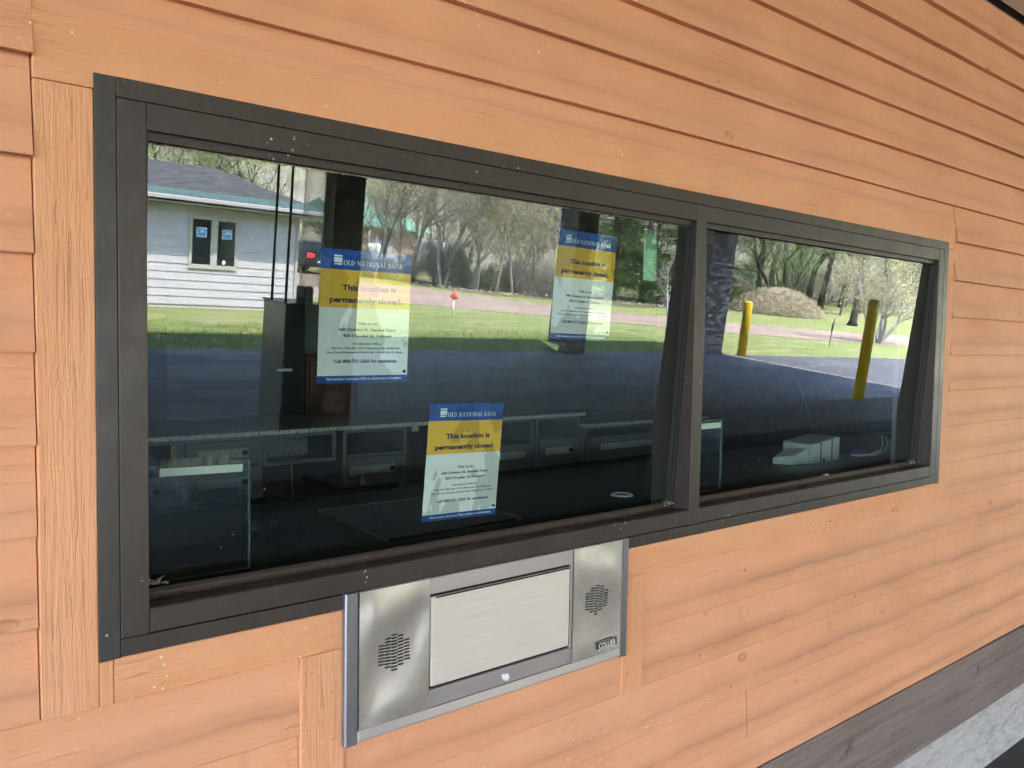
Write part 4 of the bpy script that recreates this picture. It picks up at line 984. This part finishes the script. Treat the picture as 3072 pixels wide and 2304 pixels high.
# ------------------------------------------------------------------ trees
def bark(name, a, b_):
    m, nt, bs = mat(name)
    c = mix(nt, ramp(nt, noise(nt, coords(nt, scale=(5, 5, 1)), 2.5, 5, .7), [(.3, 0.), (.7, 1.)]), a, b_)
    L(nt, c, bs.inputs['Base Color']); bs.inputs['Roughness'].default_value = .9; bs.inputs['Specular IOR Level'].default_value = .1
    return m
def leafm(name, a, b_, transl=.35):
    m = bpy.data.materials.new(name); m.use_nodes = True; nt = m.node_tree; nt.nodes.clear(); out = N(nt, 'OutputMaterial')
    df = N(nt, 'BsdfDiffuse'); tl = N(nt, 'BsdfTranslucent'); g_ = N(nt, 'NewGeometry')
    c = mix(nt, g_.outputs['Random Per Island'], a, b_); L(nt, c, df.inputs[0]); L(nt, c, tl.inputs[0])
    mx = N(nt, 'MixShader'); mx.inputs[0].default_value = transl; L(nt, df.outputs[0], mx.inputs[1]); L(nt, tl.outputs[0], mx.inputs[2]); L(nt, mx.outputs[0], out.inputs[0]); return m
M['bark'] = bark('grey_bark', (.13, .108, .092), (.34, .30, .26)); M['bark_d'] = bark('dark_bark', (.022, .017, .015), (.075, .058, .050)); M['bark_p'] = bark('pale_bark', (.20, .185, .17), (.42, .40, .37))
M['bud'] = leafm('spring_buds', (.40, .43, .14), (.72, .70, .34), .5); M['leaf'] = leafm('fresh_leaves', (.13, .27, .03), (.30, .46, .09)); M['needle'] = leafm('pine_needles', (.025, .060, .018), (.085, .14, .045), .15)
M['bloss'] = leafm('pale_blossom', (.60, .50, .18), (.88, .80, .46)); M['twigs'] = leafm('dry_twigs', (.27, .235, .215), (.52, .465, .43), .1); M['brush'] = leafm('dry_brush', (.34, .28, .19), (.66, .58, .44), .1)

def leaf(b, p, s_, rg_, mi=0):
    d = Vector((rg_.gauss(0, 1), rg_.gauss(0, 1), rg_.gauss(0, 1))).normalized(); e = d.orthogonal().normalized()
    a = rg_.random()*6.28; e = (Matrix.Rotation(a, 3, d) @ e)
    b.face([p-e*s_*.5, p+d.cross(e)*s_*.32, p+e*s_*.5, p-d.cross(e)*s_*.32], mi)
def branches(seed, H, r0, levels, lean=0., clear=.25, up=.55, spread=1., nchild=(10, 6, 4, 3), lenf=(.45, .5, .5, .55), wob=.12, multi=1, sides=(8, 5, 3, 3, 3)):
    rg_ = random.Random(seed); b = MB(); tips = []
    def grow(p, d, length, rad, lev):
        segs = (8, 5, 3, 2, 2)[min(lev, 4)]; pts = [p.copy()]; rads = [rad]; q = p.copy(); dd = d.copy()
        for k in range(segs):
            dd = (dd+Vector((rg_.gauss(0, wob), rg_.gauss(0, wob), rg_.gauss(0, wob*.6)+(.10 if lev else .02)*up)))
            dd.normalize(); q = q+dd*length/segs; pts.append(q.copy()); rads.append(rad*(1-.80*(k+1)/segs)+.0015)
        b.tube(pts, rads, sides[min(lev, 4)], cap=False)
        if lev >= levels: tips.append((pts[-1], rad)); tips.append((pts[-2], rad)); return
        nc = nchild[min(lev, 3)]
        for k in range(nc):
            t = (clear if lev == 0 else .2)+(1-(clear if lev == 0 else .2))*(k+rg_.random())/nc
            i = min(int(t*segs), segs-1); fr = t*segs-i; bp = pts[i].lerp(pts[i+1], fr)
            ax = (pts[i+1]-pts[i]).normalized(); o = ax.orthogonal().normalized(); o = Matrix.Rotation(rg_.random()*6.283, 3, ax) @ o
            ang = rg_.uniform(.45, .95)*spread; nd = ax*math.cos(ang)+o*math.sin(ang)
            ln = length*lenf[min(lev, 3)]*rg_.uniform(.65, 1.15)*(1-.45*t if lev == 0 else 1)
            grow(bp, nd.normalized(), ln, max(rads[i]*.55, .002), lev+1)
    for k in range(multi):
        a = 6.283*k/multi+rg_.random(); tilt = lean+(.0 if multi == 1 else rg_.uniform(.15, .5))
        grow(Vector((.12*math.cos(a), .12*math.sin(a), -.05)) if multi > 1 else Vector((0, 0, -.05)), Vector((math.cos(a)*math.sin(tilt), math.sin(a)*math.sin(tilt), math.cos(tilt))), H*(rg_.uniform(.75, 1) if multi > 1 else 1), r0, 0)
    return b, tips, rg_
PROTO = {}
def proto(key, tb_, barkm, tips, leafm_, rg_, nleaf, size, rad, ntw=0, ltw=.35):
    # keep a tree prototype as two meshes
    lb = MB()
    for p, _ in tips:
        for k in range(nleaf):
            leaf(lb, p+Vector((rg_.gauss(0, rad), rg_.gauss(0, rad), rg_.gauss(0, rad*.8))), size*rg_.uniform(.6, 1.3), rg_)
        for k in range(ntw):
            q = p+Vector((rg_.gauss(0, rad*1.3), rg_.gauss(0, rad*1.3), rg_.gauss(0, rad*1.2))); d_ = Vector((rg_.gauss(0, .6), rg_.gauss(0, .6), rg_.gauss(.5, .5))).normalized()*ltw*rg_.uniform(.5, 1.2)
            e_ = Vector((rg_.gauss(0, 1), rg_.gauss(0, 1), rg_.gauss(0, .3))).normalized()*.009; lb.face([q-d_-e_, q-d_+e_, q+d_], 1)
    o1 = tb_.build('trunk', barkm); o2 = lb.build('crown', [leafm_, M['twigs']]) if lb.f else None
    PROTO[key] = (o1.data, o2.data if o2 else None); bpy.data.objects.remove(o1)
    if o2: bpy.data.objects.remove(o2)
def plant(key, name, x, y, s_, rz, label, cat='tree', group=None, z=None, lean=0):
    t = empty(name, (x, y, (GZ-.03+terr(x, y)) if z is None else z), label, cat, group); t.rotation_euler = (lean, 0, rz); t.scale = (s_, s_, s_)
    a, c_ = PROTO[key]
    for me, nm in ((a, 'trunk'), (c_, 'crown')):
        if me: o = bpy.data.objects.new(nm, me); C.objects.link(o); o.parent = t
    return t
for k in range(4):
    tb_, tips, rg_ = branches(10+k, 9.5, .11, 3, clear=.12, nchild=(17, 6, 4), spread=.85, up=.8); proto('bare%d' % k, tb_, M['bark'], tips, M['bud'], rg_, 4, .080, .28, 2, .42)
for k in range(2):
    tb_, tips, rg_ = branches(30+k, 12, .24, 3, clear=.30, nchild=(12, 7, 5), spread=1.1, wob=.13); proto('oak%d' % k, tb_, M['bark_d'], tips, M['leaf'], rg_, 1, .10, .25, 4, .5)
tb_, tips, rg_ = branches(41, 6.5, .075, 3, clear=.08, nchild=(16, 6, 4), spread=1.0); proto('leafy0', tb_, M['bark_d'], tips, M['leaf'], rg_, 5, .085, .30, 1)
tb_, tips, rg_ = branches(50, 3.2, .035, 2, clear=.05, nchild=(14, 7, 4), spread=.8, multi=5); proto('brush0', tb_, M['bark'], tips, M['bud'], rg_, 2, .05, .16, 4, .30)
tb_, tips, rg_ = branches(51, 2.6, .03, 2, clear=.03, nchild=(14, 7, 4), spread=.9, multi=5); proto('brush1', tb_, M['bark'], tips, M['leaf'], rg_, 4, .06, .18, 3, .3)
tb_, tips, rg_ = branches(60, 3.6, .085, 3, clear=.30, nchild=(9, 6, 5), spread=1.15, multi=6, up=.4); proto('bloom', tb_, M['bark_p'], tips, M['bloss'], rg_, 2, .050, .14)
tb_, tips, rg_ = branches(61, 2.4, .035, 2, clear=.35, nchild=(12, 6, 4), spread=.8, lean=.0, up=.8); proto('sapling', tb_, M['bark_p'], tips, M['bark'], rg_, 0, .05, .1)
# pine : whorls of drooping boughs with needle tufts
for k in range(2):
    rg_ = random.Random(70+k); tb_ = MB(); lb = MB(); H = 11
    tb_.tube([(0, 0, -.1), (0, 0, H*.5), (.1, 0, H)], [.20, .12, .02], 8, cap=False)
    for j in range(95):
        z = rg_.uniform(.9, H-.3); L_ = (1-z/H)*3.4+.5; a = rg_.random()*6.283; d = Vector((math.cos(a), math.sin(a), rg_.uniform(-.2, .25)))
        p0 = Vector((0, 0, z)); e = p0+d*L_*rg_.uniform(.7, 1.1); e.z -= .18*L_; tb_.tube([p0, p0.lerp(e, .5)+Vector((0, 0, .08*L_)), e], [.03, .018, .006], 4, cap=False)
        for q in range(int(110*L_/2)+30):
            t = rg_.uniform(.25, 1.02); p = p0.lerp(e, t)+Vector((rg_.gauss(0, .20), rg_.gauss(0, .20), rg_.gauss(0, .11)+.05)); leaf(lb, p, rg_.uniform(.06, .14), rg_)
    o1 = tb_.build('trunk', M['bark_d']); o2 = lb.build('crown', M['needle']); PROTO['pine%d' % k] = (o1.data, o2.data); bpy.data.objects.remove(o1); bpy.data.objects.remove(o2)

gB = 'bare budding trees along the edge of the wood'
spots = [  # the trees one can tell apart in the glass : x, y, kind, scale
    (23.7, -36.6, 'bare0', .85, 'slim bare tree left of the darkest double trunk'), (23.6, -33.9, 'bare1', 1.0, 'dark double trunked bare tree by the drive'), (24.0, -34.1, 'bare2', .95, 'second stem crowding the dark double trunked tree'),
    (25.0, -32.9, 'bare3', .85, 'slender bare tree right of the double trunk'), (25.3, -31.4, 'bare0', .80, 'thin forked tree at the middle of the hedge row'), (26.2, -31.2, 'bare2', .85, 'thin grey tree with high forks near the driveway'),
    (27.0, -30.4, 'bare1', .80, 'leaning grey tree at the right end of the row'), (21.8, -37.5, 'bare3', .9, 'bare tree in front of the tan building corner'), (22.9, -39, 'bare1', .9, 'bare tree close to the tan building'),
    (28.8, -33.0, 'bare0', .9, 'grey tree standing over the brown leaf litter'), (31.0, -32.5, 'bare3', .9, 'grey tree left of the pines')]
for i, (x, y, k, s_, lb_) in enumerate(spots): plant(k, 'bare_tree', x, y, s_, i*1.3, lb_, group=gB)
rg_ = random.Random(99)
# undergrowth along the row
for i in range(18):
    t = i/17; x = 21.5+6.5*t+rg_.uniform(-.6, .6); y = -38.5+8.6*t+rg_.uniform(-.8, .5)
    plant('brush0' if rg_.random() < .6 else 'brush1', 'brush_shrub', x, y, rg_.uniform(.4, .8), rg_.random()*6, 'leafless and budding shrub in the thicket under the bare trees', 'shrub', 'undergrowth in the hedge row')
# deeper wood : fan of trees by angle and distance
cnt = 0
for row, (d0, d1, n, ks_, s0) in enumerate(((40, 50, 12, ('bare0', 'bare1', 'bare2', 'bare3'), .85), (52, 66, 20, ('bare0', 'bare1', 'bare2', 'bare3', 'leafy0'), .9), (70, 90, 24, ('bare0', 'bare1', 'bare2', 'bare3', 'leafy0'), 1.0), (95, 115, 14, ('bare0', 'bare1', 'bare2', 'bare3'), 1.1))):
    for i in range(n):
        a = R(9+68*(i+rg_.random())/n); d = rg_.uniform(d0, d1); x = -.3+d*math.sin(a); y = 1.6-d*math.cos(a)
        if y > -26: continue
        if 30 < x < 41 and -78 < y < -56: y -= 26
        if d < 52 and (x < 20 or x > 46): continue
        if 8 < x < 22 and y > -46: continue
        plant(rg_.choice(ks_), 'wood_tree', x, y, s0*rg_.uniform(.8, 1.15), rg_.random()*6.3, 'bare or freshly budding tree in the wood behind the lawn', 'tree', 'trees of the wood seen in the glass')
for x, y, s_ in ((9, -40, .8), (13.5, -44, 1.0), (11, -48, 1), (16.5, -50, 1.1), (5, -38, .8), (19.5, -48, 1.1), (2, -42, 1), (7.5, -46, 1.1), (14.5, -55, 1.2)):
    plant('leafy0' if int(x) % 2 else 'bare1', 'wood_tree', x, y, s_*1.25, x, 'budding tree rising behind the roof of the white house', 'tree', 'trees behind the white house')
# pines behind the right notice
for i, (x, y, s_) in enumerate(((32.8, -30.5, .80), (34.8, -30.2, .95), (37.2, -29.4, .90), (39.5, -31.5, 1.0), (36, -34, 1.05), (41.5, -29.6, .85))):
    plant('pine%d' % (i % 2), 'pine_tree', x, y, s_, i*1.1, 'dark green pine in the clump behind the drive', 'tree', 'pines at the edge of the wood')
# right pane : dark trunks with fresh leaves behind
for i, (x, y, s_) in enumerate(((44.0, -28.2, .62), (47.5, -31.5, .9), (52.5, -33.6, 1.0), (54.0, -33.2, .95), (58.0, -34.0, 1.1), (60.5, -34.4, 1.1), (63.5, -32.8, 1.0), (68, -37, 1.2), (74, -36, 1.2))):
    plant('oak%d' % (i % 2), 'dark_tree', x, y, s_, i*.9+.4, 'dark trunked tree with first green leaves in the right part of the wood', 'tree', 'dark trunked trees at the right', lean=.12 if i == 0 else rg_.uniform(-.06, .06))
for i in range(26):
    x = 44+i*1.9+rg_.uniform(-.8, .8); y = -33-.12*(x-44)+rg_.uniform(-3, 1.5)-2
    plant(rg_.choice(('leafy0', 'brush1', 'brush0')), 'leafy_shrub', x, y, rg_.uniform(.7, 1.3), rg_.random()*6, 'bright green young tree behind the dark trunks', 'shrub', 'green undergrowth at the right')
for i in range(10):
    x = 78+i*4.5; y = -38-rg_.uniform(0, 8); plant(rg_.choice(('oak0', 'bare1', 'leafy0')), 'wood_tree', x, y, 1.3, rg_.random()*6, 'tree at the far right end of the wood', 'tree', 'trees at the far right')
plant('bloom', 'blossom_tree', 31.3, -14.5, 1.0, .6, 'pale blossoming many stemmed tree beside the drive', 'tree')
plant('sapling', 'bare_sapling', 19.15, -14.8, 1.0, 1.0, 'small bare sapling on the lawn at the right edge of the big pane', 'sapling')
b = MB(); b.tube([(43.0, -22.0, GZ-.05), (43.05, -22.0, GZ+.25), (43.15, -22, GZ+1.2), (43.05, -22, GZ+2.4), (43.2, -22, GZ+4.5)], [.34, .20, .17, .14, .05], 10)
tag(b.build('dead_trunk', M['bark_d']), 'short dark trunk standing alone on the far lawn', 'tree trunk')
# the far hillside wood, one mass of twigs and fresh leaves
rg_ = random.Random(77); b = MB()
for k in range(95000):
    a = R(3+76*rg_.random()); d = 47+72*rg_.random()**1.3; x = -.3+d*math.sin(a); y = 1.6-d*math.cos(a)
    if 28 < x < 42 and -80 < y < -48: continue
    if y > -47 and x < 66: continue
    h_ = terr(x, y); top = 3.2+1.6*math.sin(x*.31+y*.2)+1.2*math.sin(x*.83-y*.5)
    p = Vector((x, y, GZ+h_+rg_.random()*max(top, .8)))
    tone = math.sin(x*.23+1.3*math.sin(y*.17))+.8*math.sin(x*.61+y*.37)+rg_.gauss(0, .7)
    if tone > .35: leaf(b, p, rg_.uniform(.14, .42), rg_, 0)
    else:
        d_ = Vector((rg_.gauss(0, .5), rg_.gauss(0, .5), 1)).normalized()*rg_.uniform(.3, .95); e_ = Vector((rg_.gauss(0, 1), rg_.gauss(0, 1), 0)).normalized()*.022; b.face([p-d_-e_, p-d_+e_, p+d_], 1 if tone > -.9 else 2)
tag(b.build('hillside_wood', [M['bud'], M['twigs'], M['bark']]), kind='stuff')
# brush pile mound
rg_ = random.Random(5); b = MB()
for k in range(26000):
    a = rg_.random()*6.283; rr = math.sqrt(rg_.random()); px, py = rr*math.cos(a)*3.4, rr*math.sin(a)*2.2; h_ = 1.55*(1-rr*rr)**.6
    p = Vector((44.2+px, -27.6+py, GZ+h_*rg_.uniform(.55, 1.0))); d_ = Vector((rg_.gauss(0, 1), rg_.gauss(0, 1), rg_.gauss(0, .5))).normalized()*rg_.uniform(.1, .35); e_ = Vector((rg_.gauss(0, 1), rg_.gauss(0, 1), rg_.gauss(0, 1))).normalized()*.012; b.face([p-d_-e_, p-d_+e_, p+d_+e_, p+d_-e_])
tag(b.build('brush_pile', M['brush']), 'heap of dry tan brush beside the lawn', 'brush pile')
# litter of dry stems over the forest floor and tall grass tufts at the lawn edge
b = MB(); 
for k in range(9000):
    t = rg_.random(); x = 23+40*t; y = -31.5+min(5*t*3, 4.2)-8*max(0, t-.35)-rg_.random()**1.5*7
    leaf(b, Vector((x, y, GZ+rg_.uniform(-.01, .07))), rg_.uniform(.05, .14), rg_)
tag(b.build('dry_leaf_litter', M['brush']), kind='stuff')
b = MB()
for k in range(16000):
    x = rg_.uniform(3, 18); y = rg_.uniform(-13.6, -11.7)-rg_.random()**2*2.5; h_ = rg_.uniform(.025, .05); a = rg_.random()*6.28
    dx, dy = math.cos(a)*.008, math.sin(a)*.008; lx, ly = rg_.gauss(0, .02), rg_.gauss(0, .02)
    b.face([(x-dx, y-dy, GZ-.02), (x+dx, y+dy, GZ-.02), (x+lx, y+ly, GZ-.02+h_)])
tag(b.build('grass', leafm('grass_blades', (.07, .15, .02), (.16, .26, .06), .3)), kind='stuff')

# the building stands back so that the frame front is at y = 0
bank.location.y += FS
du.location = (CAM.x+(du.location.x-CAM.x)*DEVK, du.location.y, CAM.z+(du.location.z-CAM.z)*DEVK); du.scale = (DEVK, 1, DEVK)
